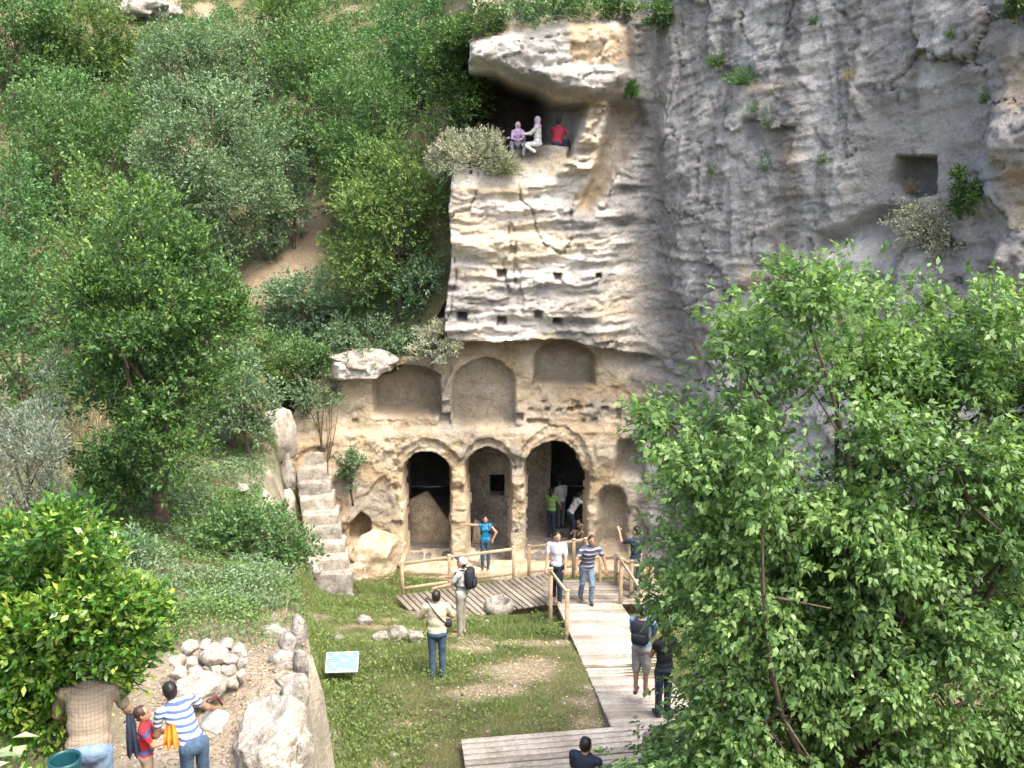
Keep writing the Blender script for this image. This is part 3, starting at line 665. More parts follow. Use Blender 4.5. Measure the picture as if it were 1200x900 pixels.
M['grass'] = leaf_mat('grass_blade', ((0.1164, 0.165, 0.055), (0.2037, 0.264, 0.095), (0.3492, 0.396, 0.18)), 0.4, 0.6)
M['fig'] = leaf_mat('broad_leaf', ((0.14,0.20,0.10), (0.22,0.29,0.16), (0.34,0.40,0.25)), 0.35, 0.5)

def unit(v): return v / (np.linalg.norm(v, axis=-1, keepdims=True) + 1e-9)
def leaves_mesh(name, P, Dr, Nm, L, Wd, rnd, fold=0.12, droop=0.0):
    """one folded quad per leaf: base, side, tip, side"""
    Dr = unit(Dr); S = unit(np.cross(Dr, Nm)); Nn = np.cross(S, Dr); n = len(P)
    L = L[:, None]; Wd = Wd[:, None]
    mid = P + Dr * L * 0.45
    V = np.stack([P, mid + S * Wd * 0.5 + Nn * Wd * fold, P + Dr * L - Nn * L * droop, mid - S * Wd * 0.5 + Nn * Wd * fold], 1).reshape(-1, 3)
    q = np.arange(n * 4).reshape(-1, 4)
    me = mesh_np(name, V, q, smooth=False); point_attr(me, 'rnd', np.repeat(rnd, 4)); return me
def rand_dirs(n): return unit(rng.normal(size=(n, 3)))
def crown_pts(rad, nlobe, ntip, lobe=(0.28,0.45), base_cut=-0.6, ragged=0.15, given=None, jit=0.18):
    """tips spread over the shells of many lobes inside an ellipsoid of radii rad"""
    rad = np.asarray(rad, float)
    d = rand_dirs(nlobe * 4); d = d[d[:, 2] > base_cut][:nlobe]
    lc = d * (rng.uniform(0.45, 0.84, (len(d), 1)) + ragged * rng.normal(size=(len(d), 1)) * 0.35) * rad
    zz = np.clip(-lc[:, 2] / rad[2], 0, 0.95); lc[:, :2] *= np.minimum(1.6, 1 / np.sqrt(1 - 0.9 * zz ** 2))[:, None]
    lr = rng.uniform(*lobe, len(d)) * rad.mean()
    lc = np.concatenate([lc, [[0,0,0]]]); lr = np.concatenate([lr, [0.55 * rad.min()]])
    if given is not None: lc, lr = given
    pr = lr ** 2 / (lr ** 2).sum(); k = rng.choice(len(lr), ntip, p=pr)
    dd = rand_dirs(ntip); dd[:, 2] = dd[:, 2] * 0.85 + 0.15
    dd = unit(dd); rr = rng.uniform(0.35, 1.0, ntip) ** 0.6 * (1 + jit * rng.normal(size=ntip).clip(-1, 1.6))
    P = lc[k] + dd * (lr[k] * rr)[:, None] * np.array([1,1,0.9])
    out = unit(P / rad) * 0.55 + dd * 0.7
    return P, unit(out), lc, lr, k
def foliage(name, rad, ntip, per, leaf, kind, nlobe=40, lobe=(0.2,0.36), spread=0.9, up=0.35, aspect=0.45, twig=1.6, droop=0.05, base_cut=-1.0, young=0.35, hang=0.0, thin=0.0, given=None, jit=0.18):
    P, O, lc, lr, lk = crown_pts(rad, nlobe, ntip, lobe, base_cut, given=given, jit=jit); ltone = rng.normal(size=len(lr))
    if thin:
        kp = rng.uniform(size=ntip) > thin * sstep(-0.15, 0.6, P[:, 2] / rad[2] + 0.5 * fbm(P[:, 0] * 0.9, P[:, 1] * 0.9, P[:, 2] * 0.9, 3, 88))
        P, O, lk = P[kp], O[kp], lk[kp]; ntip = len(P)
    O = unit(O + np.array([0,0,up]))
    n = ntip * per; I = np.repeat(np.arange(ntip), per)
    s = np.tile(np.linspace(0, 1, per), ntip)
    Dr = unit(O[I] * (0.55 + 0.5 * s[:, None]) + rng.normal(size=(n, 3)) * spread * 0.62 - np.array([0,0,hang]))
    L = leaf * rng.uniform(0.5, 1.35, n)
    base = P[I] + O[I] * (s[:, None] - 0.6) * leaf * twig + rng.normal(size=(n, 3)) * leaf * 0.25
    Nm = unit(np.array([0,0,1.0]) * 0.8 + O[I] * 0.5 + rng.normal(size=(n, 3)) * 0.55)
    tipv = rng.normal(size=ntip)
    rnd = np.clip(0.44 + 0.11 * ltone[lk][I] + 0.12 * tipv[I] + 0.12 * rng.normal(size=n) + young * (s - 0.55) * (tipv[I] > -0.3), 0, 1)
    return leaves_mesh(name, base, Dr, Nm, L, L * aspect, rnd, droop=droop), lc, lr
def trunk_mesh(name, base, lc, r0, top, limbs=7, wob=0.12, sub=2):
    """tapered trunk with limbs reaching out to the lobes of the crown and twigs forking from them"""
    mb = MB(); base = np.asarray(base, float); top = np.asarray(top, float)
    t = np.linspace(0, 1, 8)[:, None]
    pts = base + (top - base) * t + wob * np.sin(t * 5 + rng.uniform(0, 6)) * np.array([1, 0.6, 0]) * t * (1 - t * 0.4)
    tube(mb, pts, r0 * np.linspace(1.25, 0.45, 8), 8)
    idx = rng.permutation(len(lc))[:limbs]
    for k in idx:
        s = rng.uniform(0.35, 0.95); a = pts[int(s * 7)]; b = lc[k]
        m = (a + b) / 2 + rng.normal(size=3) * 0.12 * np.linalg.norm(b - a) - np.array([0,0,0.08]) * np.linalg.norm(b - a)
        tt = np.linspace(0, 1, 7)[:, None]; lp = (1-tt)**2 * a + 2*tt*(1-tt) * m + tt*tt * b
        tube(mb, lp, r0 * np.linspace(0.5, 0.12, 7), 6)
        for _ in range(sub):
            c = lp[rng.integers(3, 6)]; e = c + rng.normal(size=3) * 0.09 * np.linalg.norm(top - base) + np.array([0,0,0.1])
            tube(mb, np.linspace(c, e, 4), r0 * np.linspace(0.2, 0.05, 4), 5)
    return mb
def outline_lobes(poly, n, lobe_px, Yr, c, seed):
    """lobes filling a crown whose side view has the given outline, spread through its real depth"""
    r = np.random.default_rng(seed); P = np.array(poly, float); lo, hi = P.min(0), P.max(0); lc = []; lr = []
    while len(lc) < n:
        x, y = r.uniform(lo, hi); ins = False; dm = 1e9
        for i in range(len(P)):
            a, b = P[i], P[(i + 1) % len(P)]; e = b - a; t = np.clip(((x - a[0]) * e[0] + (y - a[1]) * e[1]) / (e @ e), 0, 1); dm = min(dm, math.hypot(x - a[0] - t * e[0], y - a[1] - t * e[1]))
            if (a[1] > y) != (b[1] > y) and x < e[0] * (y - a[1]) / e[1] + a[0]: ins = not ins
        rr = r.uniform(*lobe_px)
        if not ins or dm < rr * 0.55: continue
        Ym = (Yr[0] + Yr[1]) / 2; hw = (Yr[1] - Yr[0]) / 2 * min(1, 0.35 + dm / 90)
        p = atY(x, y, Ym + r.uniform(-hw, hw)); lc.append(p - c); lr.append(rr / pxscale(p[1], p[2]))
    return np.array(lc), np.array(lr)
def plant(name, label, cat, px, py, wpx, hpx, Y, kind, leaf=0.09, dens=1.0, group=None, nlobe=None, aspect=0.5, per=7, stem=True, depth=0.9, hf=None, base=None, skirt=True, limbs=None, poly=None, lobe_px=None, Yr=None, tips=0, trunk_r=None, parts=('trunk', 'crown'), **kw):
    c = atY(px, py, Y); s = pxscale(c[1], c[2]); rad = np.array([wpx / 2 / s, wpx / 2 / s * depth, hpx / 2 / s * 1.03])
    area = 4 * math.pi * (rad[0] * rad[1] * rad[2]) ** (2 / 3)
    ntip = int(min(25000, max(60, dens * area / (leaf * leaf) / per * 4.0)))
    nl = nlobe or int(np.clip(area * 2.2, 14, 60))
    hfun = hf or ground_h
    gz = float(hfun(c[0], c[1])) if base is None else base
    if skirt and base is None and gz < c[2] - rad[2]:
        top = c[2] + rad[2]; rad[2] = (top - gz) / 2 * 1.04; c = np.array([c[0], c[1], top - rad[2]])
    o = empty(name, (c[0], c[1], min(gz, c[2] - rad[2] * 0.5)))
    off = c[2] - o.location[2]
    if poly is not None: kw['given'] = outline_lobes(poly, nl, lobe_px, Yr, c, 5); ntip = tips
    me, lc, lr = foliage(parts[1], rad, ntip, per, leaf, kind, nl, aspect=aspect, **kw)
    link(parts[1], me, M[kind], o, (0, 0, off))
    lc = lc + np.array([0, 0, off])
    r0 = trunk_r or 0.035 * rad.mean() + 0.012
    mb = trunk_mesh(parts[0], (0, 0, -0.15), lc, r0, (0, 0, off * 0.9), limbs or (9 if rad.mean() > 0.8 else 5), sub=4 if limbs else 2)
    mb.build(parts[0], M['bark'], o)
    tag(o, label, cat, group); return o
HB = 'shrubs and trees on the left hillside'
SH = ('stems', 'foliage')
plant('tall_tree', 'tall dense dark green broadleaf tree left of the rock steps', 'tree', 172, 400, 235, 395, 19.5, 'dark', 0.10, 1.3, HB, nlobe=130, poly=[(165,192),(215,228),(255,295),(298,345),(295,410),(255,470),(252,545),(215,595),(120,600),(85,545),(72,470),(62,390),(78,300),(120,222)], lobe_px=(18,40), Yr=(18.0,21.2), tips=6500, per=8, young=0.6, trunk_r=0.14)
plant('round_shrub', 'big dome-shaped grey-green shrub in the middle of the left hillside', 'shrub', 243, 172, 215, 200, 33, 'blue', 0.10, 1.5, HB, nlobe=70, lobe=(0.16,0.28), parts=SH)
plant('leafy_shrub', 'bright green bush against the left edge of the pale cliff block', 'shrub', 466, 246, 170, 205, 30.3, 'fresh', 0.11, 1.1, HB, nlobe=55, parts=SH, hf=upper_h)
plant('leafy_shrub', 'pale green bush above the bright one beside the cliff', 'shrub', 432, 120, 180, 150, 34.5, 'mid', 0.11, 1.0, HB, parts=SH, hf=upper_h)
plant('leafy_shrub', 'dark green bush at the mouth of the upper cave', 'shrub', 536, 115, 92, 130, 30.2, 'dark', 0.10, 1.0, HB, parts=SH, hf=upper_h)
plant('leafy_shrub', 'broad green bush high on the slope below the dark thicket', 'shrub', 360, 85, 160, 150, 38, 'mid', 0.13, 1.0, HB, parts=SH)
plant('leafy_shrub', 'green bush left of the cliff brow at the top edge', 'shrub', 490, 35, 150, 110, 37, 'mid', 0.13, 1.0, HB, parts=SH, hf=upper_h)
plant('leafy_shrub', 'olive-green loose bush below the bare grassy hilltop', 'shrub', 225, 70, 170, 95, 43, 'blue', 0.13, 1.0, HB, parts=SH)
plant('leafy_shrub', 'dark shaded tree at the top edge beside the white outcrop', 'tree', 95, 55, 150, 150, 45, 'dark', 0.14, 1.0, HB)
plant('leafy_shrub', 'dark tree in the top left corner', 'tree', 15, 45, 150, 170, 43, 'mid', 0.14, 1.0, HB)
plant('leafy_shrub', 'mid green tree under the top left corner tree', 'tree', 60, 150, 150, 130, 37, 'mid', 0.13, 1.0, HB)
plant('leafy_shrub', 'dark green bush touching the left side of the dome-shaped shrub', 'shrub', 135, 150, 120, 150, 35, 'dark', 0.12, 1.0, HB, parts=SH)
plant('leafy_shrub', 'green bush at the left edge above the tall dark tree', 'shrub', 25, 235, 140, 130, 31, 'mid', 0.12, 1.0, HB, parts=SH)
plant('leafy_shrub', 'fresh green bush just above the crown of the tall dark tree', 'shrub', 100, 215, 130, 110, 29, 'fresh', 0.11, 1.0, HB, parts=SH)
plant('leafy_shrub', 'dark bush on the left edge beside the tall dark tree', 'shrub', 15, 345, 130, 150, 25, 'mid', 0.11, 1.0, HB, parts=SH)
plant('leafy_shrub', 'bluish green low bush below the bare track on the slope', 'shrub', 352, 355, 105, 85, 31, 'blue', 0.10, 1.0, HB, parts=SH)
plant('leafy_shrub', 'bluish green bush tucked under the left edge of the cliff block', 'shrub', 492, 335, 90, 85, 29.9, 'blue', 0.10, 1.0, HB, parts=SH, hf=upper_h)
plant('leafy_shrub', 'dark bush filling the top edge between the two pale bushes', 'shrub', 420, 20, 160, 110, 41, 'dark', 0.13, 1.0, HB, parts=SH)
plant('leafy_shrub', 'dark green tree on the skyline right of the grassy hilltop', 'tree', 345, 15, 110, 100, 44, 'dark', 0.14, 1.0, HB)
plant('silver_shrub', 'silvery grey rounded shrub hanging over the left upper niche', 'shrub', 506, 404, 78, 56, 28.6, 'silver', 0.075, 1.2, HB, parts=SH, base=6.0, per=9, aspect=0.3)
plant('leafy_shrub', 'brownish bush on the right side of the dome-shaped shrub', 'shrub', 340, 190, 70, 90, 34.5, 'blue', 0.10, 0.8, HB, parts=SH)
plant('leafy_shrub', 'small round green bush standing beside the bare track', 'shrub', 320, 255, 52, 42, 34, 'blue', 0.08, 1.2, HB, parts=SH)
plant('leafy_shrub', 'bush between the tall dark tree and the bare track', 'shrub', 262, 345, 80, 120, 25.5, 'mid', 0.10, 0.9, HB, parts=SH)
plant('leafy_shrub', 'green bush at the right foot of the tall dark tree', 'shrub', 285, 440, 90, 110, 25, 'blue', 0.10, 0.8, HB, parts=SH)
plant('leafy_shrub', 'low green bush above the big white block of the steps', 'shrub', 372, 462, 76, 60, 28.6, 'blue', 0.09, 0.8, HB, parts=SH, skirt=False)
plant('leafy_shrub', 'pale green bush at the left foot of the tomb front', 'shrub', 412, 555, 36, 76, 28.6, 'blue', 0.08, 0.8, HB, parts=SH, base=1.8)
plant('leafy_shrub', 'green bush beside the rock slab at the left end of the tomb front', 'shrub', 358, 425, 90, 56, 28.9, 'mid', 0.09, 1.0, HB, parts=SH, skirt=False)
plant('leafy_shrub', 'low green bush on the bare slope above the white block of the steps', 'shrub', 322, 420, 95, 60, 29.6, 'fresh', 0.09, 1.1, HB, parts=SH)
plant('leafy_shrub', 'low weedy bush under the silvery shrub row left of the cliff block', 'shrub', 430, 385, 120, 50, 29.6, 'blue', 0.09, 0.9, HB, parts=SH, hf=upper_h)
plant('leafy_shrub', 'mid green bush just left of the white hilltop outcrop', 'shrub', 90, 110, 130, 80, 40, 'mid', 0.12, 1.2, HB, parts=SH)
plant('leafy_shrub', 'pale scrub on the dry grassy hilltop right of the outcrop', 'shrub', 270, 45, 110, 60, 43, 'blue', 0.12, 1.0, HB, parts=SH)
plant('olive_tree', 'silvery olive tree on the left edge under the tall dark tree', 'tree', 25, 535, 125, 170, 16, 'olive', 0.085, 1.1, HB, aspect=0.24, per=10, trunk_r=0.07)
plant('olive_tree', 'smaller grey olive tree between the left edge and the dark tree', 'tree', 45, 455, 110, 100, 19, 'olive', 0.085, 1.0, HB, aspect=0.26, per=10, trunk_r=0.06)
plant('leafy_shrub', 'rounded green bush left of the foot of the rock steps', 'shrub', 288, 645, 172, 150, 19, 'mid', 0.085, 1.3, HB, nlobe=50, parts=SH, young=0.5)
plant('leafy_shrub', 'sprawling bluish bush above the rounded green bush', 'shrub', 205, 610, 150, 75, 20.5, 'blue', 0.085, 0.9, HB, parts=SH)
plant('leafy_shrub', 'bright low bush behind the pile of stones', 'shrub', 232, 715, 125, 75, 15.8, 'fresh', 0.075, 1.0, HB, parts=SH)
plant('leafy_shrub', 'thin bush between the citrus tree and the rounded green bush', 'shrub', 150, 650, 90, 70, 17, 'blue', 0.08, 0.7, HB, parts=SH)
plant('citrus_tree', 'yellow-green glossy citrus tree over the path in the lower left corner', 'tree', 70, 735, 250, 300, 8.7, 'citrus', 0.075, 1.25, None, nlobe=110, poly=[(-60,600),(40,592),(100,585),(135,645),(185,690),(200,740),(188,785),(160,800),(130,822),(95,858),(60,885),(-60,880)], lobe_px=(20,42), Yr=(7.9,9.3), tips=4600, per=8, young=0.75, trunk_r=0.05, skirt=False)
# mulberry in front of the right-hand wall
plant('mulberry_tree', 'large light green spreading tree filling the right foreground', 'tree', 1010, 640, 550, 700, 11.6, 'mulberry', 0.088, 1.3, None, nlobe=210, limbs=34, poly=[(735,470),(770,415),(835,375),(870,325),(915,285),(960,310),(1010,300),(1060,345),(1130,350),(1190,315),(1290,330),(1300,980),(735,980),(740,860),(768,770),(755,690),(785,620),(742,530)], lobe_px=(28,62), Yr=(10.3,12.9), tips=28000, per=8, young=0.55, trunk_r=0.11, hang=0.45, up=0.1, aspect=0.55, droop=0.15, skirt=False, thin=0.38, jit=0.42)
# plants rooted in the cliff
CG = 'plants growing from the cliff'
def wall_at(px, py, out=0.15):
    u, z = wall_uz(px, py); i = int(np.clip(u / DU, 0, nu - 1)); j = int(np.clip((z - zs[0]) / DU, 0, nz - 1))
    return np.array([PX[i, j] + NX[i, j] * out, PY[i, j] + NY[i, j] * out, PZ[i, j]])
def tuft_mesh(rad, n, leaf, aspect, flat=0.7):
    d = rand_dirs(n); d[:, 2] = np.abs(d[:, 2]) * 0.9 + 0.1; d = unit(d)
    P = d * np.array(rad) * rng.uniform(0.0, 0.6, (n, 1)); L = leaf * rng.uniform(0.6, 1.3, n)
    return leaves_mesh('foliage', P, unit(d + rng.normal(size=(n, 3)) * 0.35), rand_dirs(n), L, L * aspect, np.clip(rng.normal(0.5, 0.2, n), 0, 1))
def tuft(name, label, pos, w, h, kind, n=500, leaf=0.16, aspect=0.12, group=CG):
    o = link(name, tuft_mesh((w / 2, w / 2.4, h * 0.8), n, leaf, aspect), M[kind], None, pos); tag(o, label, 'plant', group); return o
for px, py, wp, hpx, kind, lab in ((868,97,88,42,'mid','long-leaved grassy clump on the grey wall, largest of the cliff plants'), (838,75,46,36,'mid','grassy clump left of the largest one high on the grey wall'),
        (995,88,26,24,'dry','small dry tuft in a hollow high on the grey wall'), (950,27,16,22,'mid','small tuft near the top edge of the grey wall'),
        (1110,44,24,18,'mid','green tuft at the upper right of the grey wall'), (1150,122,26,30,'mid','tuft beside the tan rock at the right edge'),
        (895,150,26,60,'blue','thin plants hanging in the vertical crack of the grey wall'), (893,200,26,60,'mid','lower plants in the vertical crack of the grey wall'),
        (832,205,16,24,'mid','small tuft left of the vertical crack'), (962,188,22,24,'mid','little tuft in the middle of the grey wall'),
        (1062,222,30,36,'dry','dry weeds in the square opening of the wall'), (880,128,30,24,'blue','weeds under the largest grassy clump'), (760,262,20,22,'mid','small tuft at the corner of the grey wall')):
    p = rock_at(px, py); sc = pxscale(p[1], p[2]); tuft('cliff_tuft', lab, p, wp / sc, hpx / sc, kind, int(120 + wp * hpx * 0.22), 0.15 if wp > 40 else 0.10, 0.14)
def wall_shrub(lab, px, py, wp, hpx, kind, leaf, **k):
    p = rock_at(px, py) + np.array([-0.2, -0.25, 0]); return plant('cliff_shrub', lab, 'shrub', px, py, wp, hpx, p[1], kind, leaf, 1.0, CG, parts=SH, base=p[2] - hpx / 3.2 / pxscale(p[1], p[2]), **k)
wall_shrub('grey twiggy shrub below the square opening in the right wall', 1085, 262, 100, 105, 'silver', 0.075, aspect=0.3)
wall_shrub('dark green shrub right of the square opening in the wall', 1128, 225, 55, 75, 'dark', 0.08)
wall_shrub('dark green bush at the top right corner of the cliff', 1192, 8, 40, 40, 'dark', 0.08)
wall_shrub('bush at the top of the cliff where the brow meets the wall', 775, 15, 60, 45, 'mid', 0.08)
plant('cliff_shrub', 'green bush on top of the brow above the upper cave', 'shrub', 650, 8, 150, 44, rock_at(650,16)[1] + 0.2, 'mid', 0.09, 1.0, CG, parts=SH, base=rock_at(650,16)[2])
plant('cliff_shrub', 'green bush at the right end of the brow top', 'shrub', 722, 10, 60, 36, rock_at(722,22)[1] + 0.2, 'mid', 0.09, 1.0, CG, parts=SH, base=rock_at(722,22)[2])
plant('cliff_shrub', 'low olive-green bush in the middle of the brow top', 'shrub', 610, 14, 70, 40, rock_at(610,26)[1] + 0.2, 'blue', 0.09, 1.0, CG, parts=SH, base=rock_at(610,26)[2])
plant('leafy_shrub', 'dark green bush in the gap left of the cliff brow', 'shrub', 530, 60, 84, 100, 29.9, 'dark', 0.09, 1.4, HB, parts=SH, base=11.5)
plant('cliff_shrub', 'dark drooping bush at the left top of the cliff brow', 'shrub', 560, 28, 70, 62, rock_at(575,40)[1] + 0.1, 'dark', 0.09, 1.0, CG, parts=SH, base=rock_at(575,40)[2])
plant('ledge_shrub', 'broad pale silvery bush on the ledge below the upper cave', 'shrub', 552, 178, 125, 58, rock_at(556,196)[1] + 0.1, 'silver', 0.085, 1.3, CG, parts=SH, base=rock_at(556,196)[2] - 0.1, per=9, aspect=0.28, up=0.7)
for px, py, wp, hpx, kind, lab in ((592,186,70,52,'silver','pale clump on the ledge in front of the sitting women'), (742,100,22,40,'mid','thin weeds right of the cliff brow')):
    p = rock_at(px, py + hpx * 0.3) + np.array([0,-0.1,0]); sc = pxscale(p[1], p[2]); tuft('ledge_tuft', lab, p, wp / sc, hpx / sc, kind, int(wp * hpx * 0.5), 0.22, 0.14)

# ------------------------------------------------------------------ rocks
def boulder_mesh(rad, seed, n=14, planes=11, rough=0.07):
    r = np.random.default_rng(seed)
    g = np.linspace(-1, 1, n); a, b = np.meshgrid(g, g, indexing='ij'); o = np.ones_like(a); V = []; q = []
    for k, (A, B, Cc) in enumerate(((o,a,b),(-o,b,a),(b,o,a),(a,-o,b),(a,b,o),(b,a,-o))):
        V.append(np.stack([A, B, Cc], -1).reshape(-1, 3)); i, j = np.meshgrid(np.arange(n-1), np.arange(n-1), indexing='ij'); f = k * n * n
        q.append(np.stack([f+i*n+j, f+(i+1)*n+j, f+(i+1)*n+j+1, f+i*n+j+1], -1).reshape(-1, 4))
    d = np.concatenate(V); d = d / np.linalg.norm(d, axis=1, keepdims=True)
    pn = r.normal(size=(planes, 3)); pn /= np.linalg.norm(pn, axis=1, keepdims=True); ph = r.uniform(0.60, 1.0, planes)
    rr = np.min(np.where(d @ pn.T > 0.15, ph / np.maximum(d @ pn.T, 0.15), 9), axis=1); rr = np.minimum(rr, 1.12)
    P = d * rr[:, None]; sd = seed % 97
    P = P * (1 + rough * fbm(P[:, 0] * 2.2 + sd, P[:, 1] * 2.2, P[:, 2] * 2.2, 4, sd)[:, None] * 1.6)
    key = np.round(d, 5); _, first, inv = np.unique(key, axis=0, return_index=True, return_inverse=True); inv = inv.ravel()
    return mesh_np('stone', P[first] * np.asarray(rad), inv[np.concatenate(q)], smooth=True)
def rock_px(name, px, py, wpx, hpx, Y, mat, seed, parent=None, depth=0.9, n=12, rz=0.0, rough=0.08, tilt=0.0):
    if Y is None: Y = ground_hit(px, py + hpx * 0.3, 8)[1]
    c = atY(px, py, Y); s = pxscale(c[1], c[2]); a = wpx / 2 / s; h = hpx / 2 / s
    return link(name, boulder_mesh((a, a * depth, h), seed, n, rough=rough), M[mat], parent, c if parent is None else np.array(c) - np.array(parent.location), (0, tilt, rz))
# pile of field stones beside the path
PILE_Y = ground_hit(243, 808, 8)[1] - 0.1; wl_o = empty('dry_stone_wall', atY(243, 812, PILE_Y)); tag(wl_o, 'heap of pale field stones beside the path under the green bank', 'stone wall')
for k, (px, py, a, b, Y) in enumerate(((253,768,27,24,13.1),(279,763,20,16,13.2),(270,773,18,14,13.05),(268,786,15,19,12.95),(253,784,18,11,12.95),(223,759,19,15,13.3),(224,777,15,17,13.1),
        (230,787,17,12,13.0),(209,789,21,13,12.9),(272,799,15,19,12.85),(207,775,17,17,13.15),(284,776,14,18,13.15),(264,756,22,12,13.4),(240,772,14,20,13.3),(242,758,18,14,13.4),(216,770,16,14,13.3),(282,792,14,14,13.0))):
    rock_px('stone', px, py, a * 1.12, b * 1.15, PILE_Y + (Y - 13.0) * 0.6, 'white_rock', 100 + k, wl_o, 0.9, 9, 0.4 * k)
tag(rock_px('boulder', 238, 806, 62, 38, PILE_Y - 0.35, 'white_rock', 131, None, 0.8, 18), 'large pale boulder lying at the foot of the stone heap', 'boulder')
tag(rock_px('rock_outcrop', 316, 882, 105, 108, ground_hit(316, 890, 6)[1], 'white_rock', 145, None, 1.4, 44, 0.2, 0.2), 'bright white rock outcrop beside the path at the bottom edge', 'rock')
tag(rock_px('rock_outcrop', 342, 838, 34, 74, ground_hit(338, 850, 6)[1], 'grey_rock', 146, None, 1.6, 18, 0.1), 'pale upright rock on the edge of the path above the outcrop', 'rock')
rw = empty('rock_bank', atY(352, 790, 14.5)); tag(rw, 'line of grey rocks edging the drop between path and lawn', 'rocks')
for k, (px, py, a, b, Y) in enumerate(((356,742,15,44,15.4),(357,778,13,42,14.6),(343,756,18,22,14.9),(330,742,24,18,15.3),(333,772,18,22,14.3),(346,800,20,26,13.6),(352,815,14,40,13.2),(340,780,14,20,14.1),(322,738,14,12,15.6),
        (358,850,18,60,12.6),(362,890,20,60,12.0))):
    rock_px('stone', px - 4, py, a * 1.2, b * 1.1, ground_hit(min(px - 6, 346), py + b * 0.3, 6)[1] + 0.1, 'grey_rock', 160 + k, rw, 1.5, 12, 0.3 * k)
# rocks on the lawn
for k, (px, py, a, b, lab) in enumerate(((466,744,23,20,'largest grey stone of the row on the lawn edge'), (487,747,20,17,'grey stone on the right end of the row on the lawn'), (446,747,19,14,'low grey stone on the left of the row on the lawn'),
        (428,727,18,13,'pale stone lying in weeds near the tomb wall'), (396,748,14,10,'small stone lying behind the information board'), (462,886,13,13,'small white stone at the bottom edge of the lawn'), (478,893,9,9,'little white stone next to the bottom edge of the lawn'))):
    p = ground_hit(px, py + b * 0.4, 12); tag(rock_px('lawn_stone', px, py, a, b, p[1] + 0.1, 'white_rock' if 'white' in lab else 'grey_rock', 190 + k, None, 0.9, 12), lab, 'stone')
for k, (px, py, a, b, Y, lab, mt) in enumerate(((283,573,16,12,22.5,'pale stone showing in the green bank left of the steps','white_rock'), (264,690,14,14,17.6,'stone half hidden by the rounded green bush','white_rock'),
        (410,705,20,16,24.8,'grey stone at the foot of the steps','grey_rock'), (370,668,18,22,25.2,'dark grey boulder beside the lowest steps','grey_rock'))):
    tag(rock_px('bank_stone', px, py, a, b, Y, mt, 210 + k, None, 0.9, 12), lab, 'stone')
for k, (px, py, a, b, lab) in enumerate(((165,13,60,34,'white rock outcrop on the hilltop at the top edge'), (193,14,34,26,'smaller white rock right of the hilltop outcrop'))):
    tag(rock_px('hilltop_rock', px, py, a, b, ground_hit(px, py + b * 0.2, 30)[1], 'grey_rock', 230 + k, None, 0.8, 20, 0.2, 0.2), lab, 'rock')
# rock-cut steps with their parapet blocks
stp = empty('rock_steps', atY(385, 690, 25.4)); tag(stp, 'worn rock-cut steps climbing left of the tomb front', 'steps')
def rough_block(size, seed, amp=0.05, rnd_o=6):
    v, q, t = bevel_box(*size, min(size) * 0.16); mb = MB()
    n = 10; g = np.linspace(-0.5, 0.5, n); a, b = np.meshgrid(g, g, indexing='ij'); o = np.full_like(a, 0.5)
    for A, B, Cc in ((o,a,b),(-o,b,a),(b,o,a),(a,-o,b),(a,b,o),(b,a,-o)):
        P = np.stack([A, B, Cc], -1).reshape(-1, 3)
        rnd_ = P / (np.linalg.norm(P, ord=rnd_o, axis=1, keepdims=True) / 0.5 + 1e-9)
        P = rnd_ * np.asarray(size)
        P = P + amp * np.stack([fbm(P[:, 0] * 3 + seed, P[:, 1] * 3, P[:, 2] * 3, 3, seed + k) for k in range(3)], 1)
        i, j = np.meshgrid(np.arange(n-1), np.arange(n-1), indexing='ij')
        mb.add(P, np.stack([i*n+j, (i+1)*n+j, (i+1)*n+j+1, i*n+j+1], -1).reshape(-1, 4))
    return mb
for k in range(9):
    f = k / 8; p = atY(386 - 25 * f, 672 - 142 * f, 25.6 + 3.0 * f)
    wdt = 1.15 - 0.3 * f
    rough_block((wdt, 0.8, 0.7), 300 + k, 0.035, 22).build('step', M['white_rock'] if k % 3 else M['grey_rock'], stp, loc=np.array(p) - np.array(stp.location) + np.array([0, 0.3, -0.36]), rot=(0.03 * math.sin(k * 2), 0.05 * math.cos(k * 3), 0.12))
for px, py, a, b, Y, sd_, mt in ((328,514,42,68,27.2,331,'white_rock'),(335,556,20,50,27.2,332,'grey_rock'),(336,598,24,52,26.2,333,'white_rock')):
    rock_px('parapet_block', px, py, a, b, Y, mt, sd_, stp, 1.0, 16, 0.2)
tag(rock_px('rock_slab', 424, 422, 74, 24, 28.95, 'white_rock', 351, None, 0.6, 20, 0.05), 'pale rock slab jutting over the left upper niche', 'rock')
for k, (px, py, a, b, Y, lab) in enumerate(((440,655,75,60,28.1,'big tan boulder of bedrock at the left foot of the arches'), (410,680,50,40,27.0,'rough tan rock between the steps and the big boulder'))):
    tag(rock_px('bedrock', px, py, a, b, Y, 'tan_rock', 360 + k, None, 0.6, 24, 0.3, 0.14), lab, 'rock')
for k, (px, wpx) in enumerate(((545,150),(640,120),(720,80))):
    p = atY(px, 668, 28.3); s_ = pxscale(28.3, 0); o = rough_block((wpx / s_, 0.8, 0.55), 380 + k, 0.09).build('rock_sill', M['tan_rock'], cliff, loc=(p[0], 28.5, -0.45))

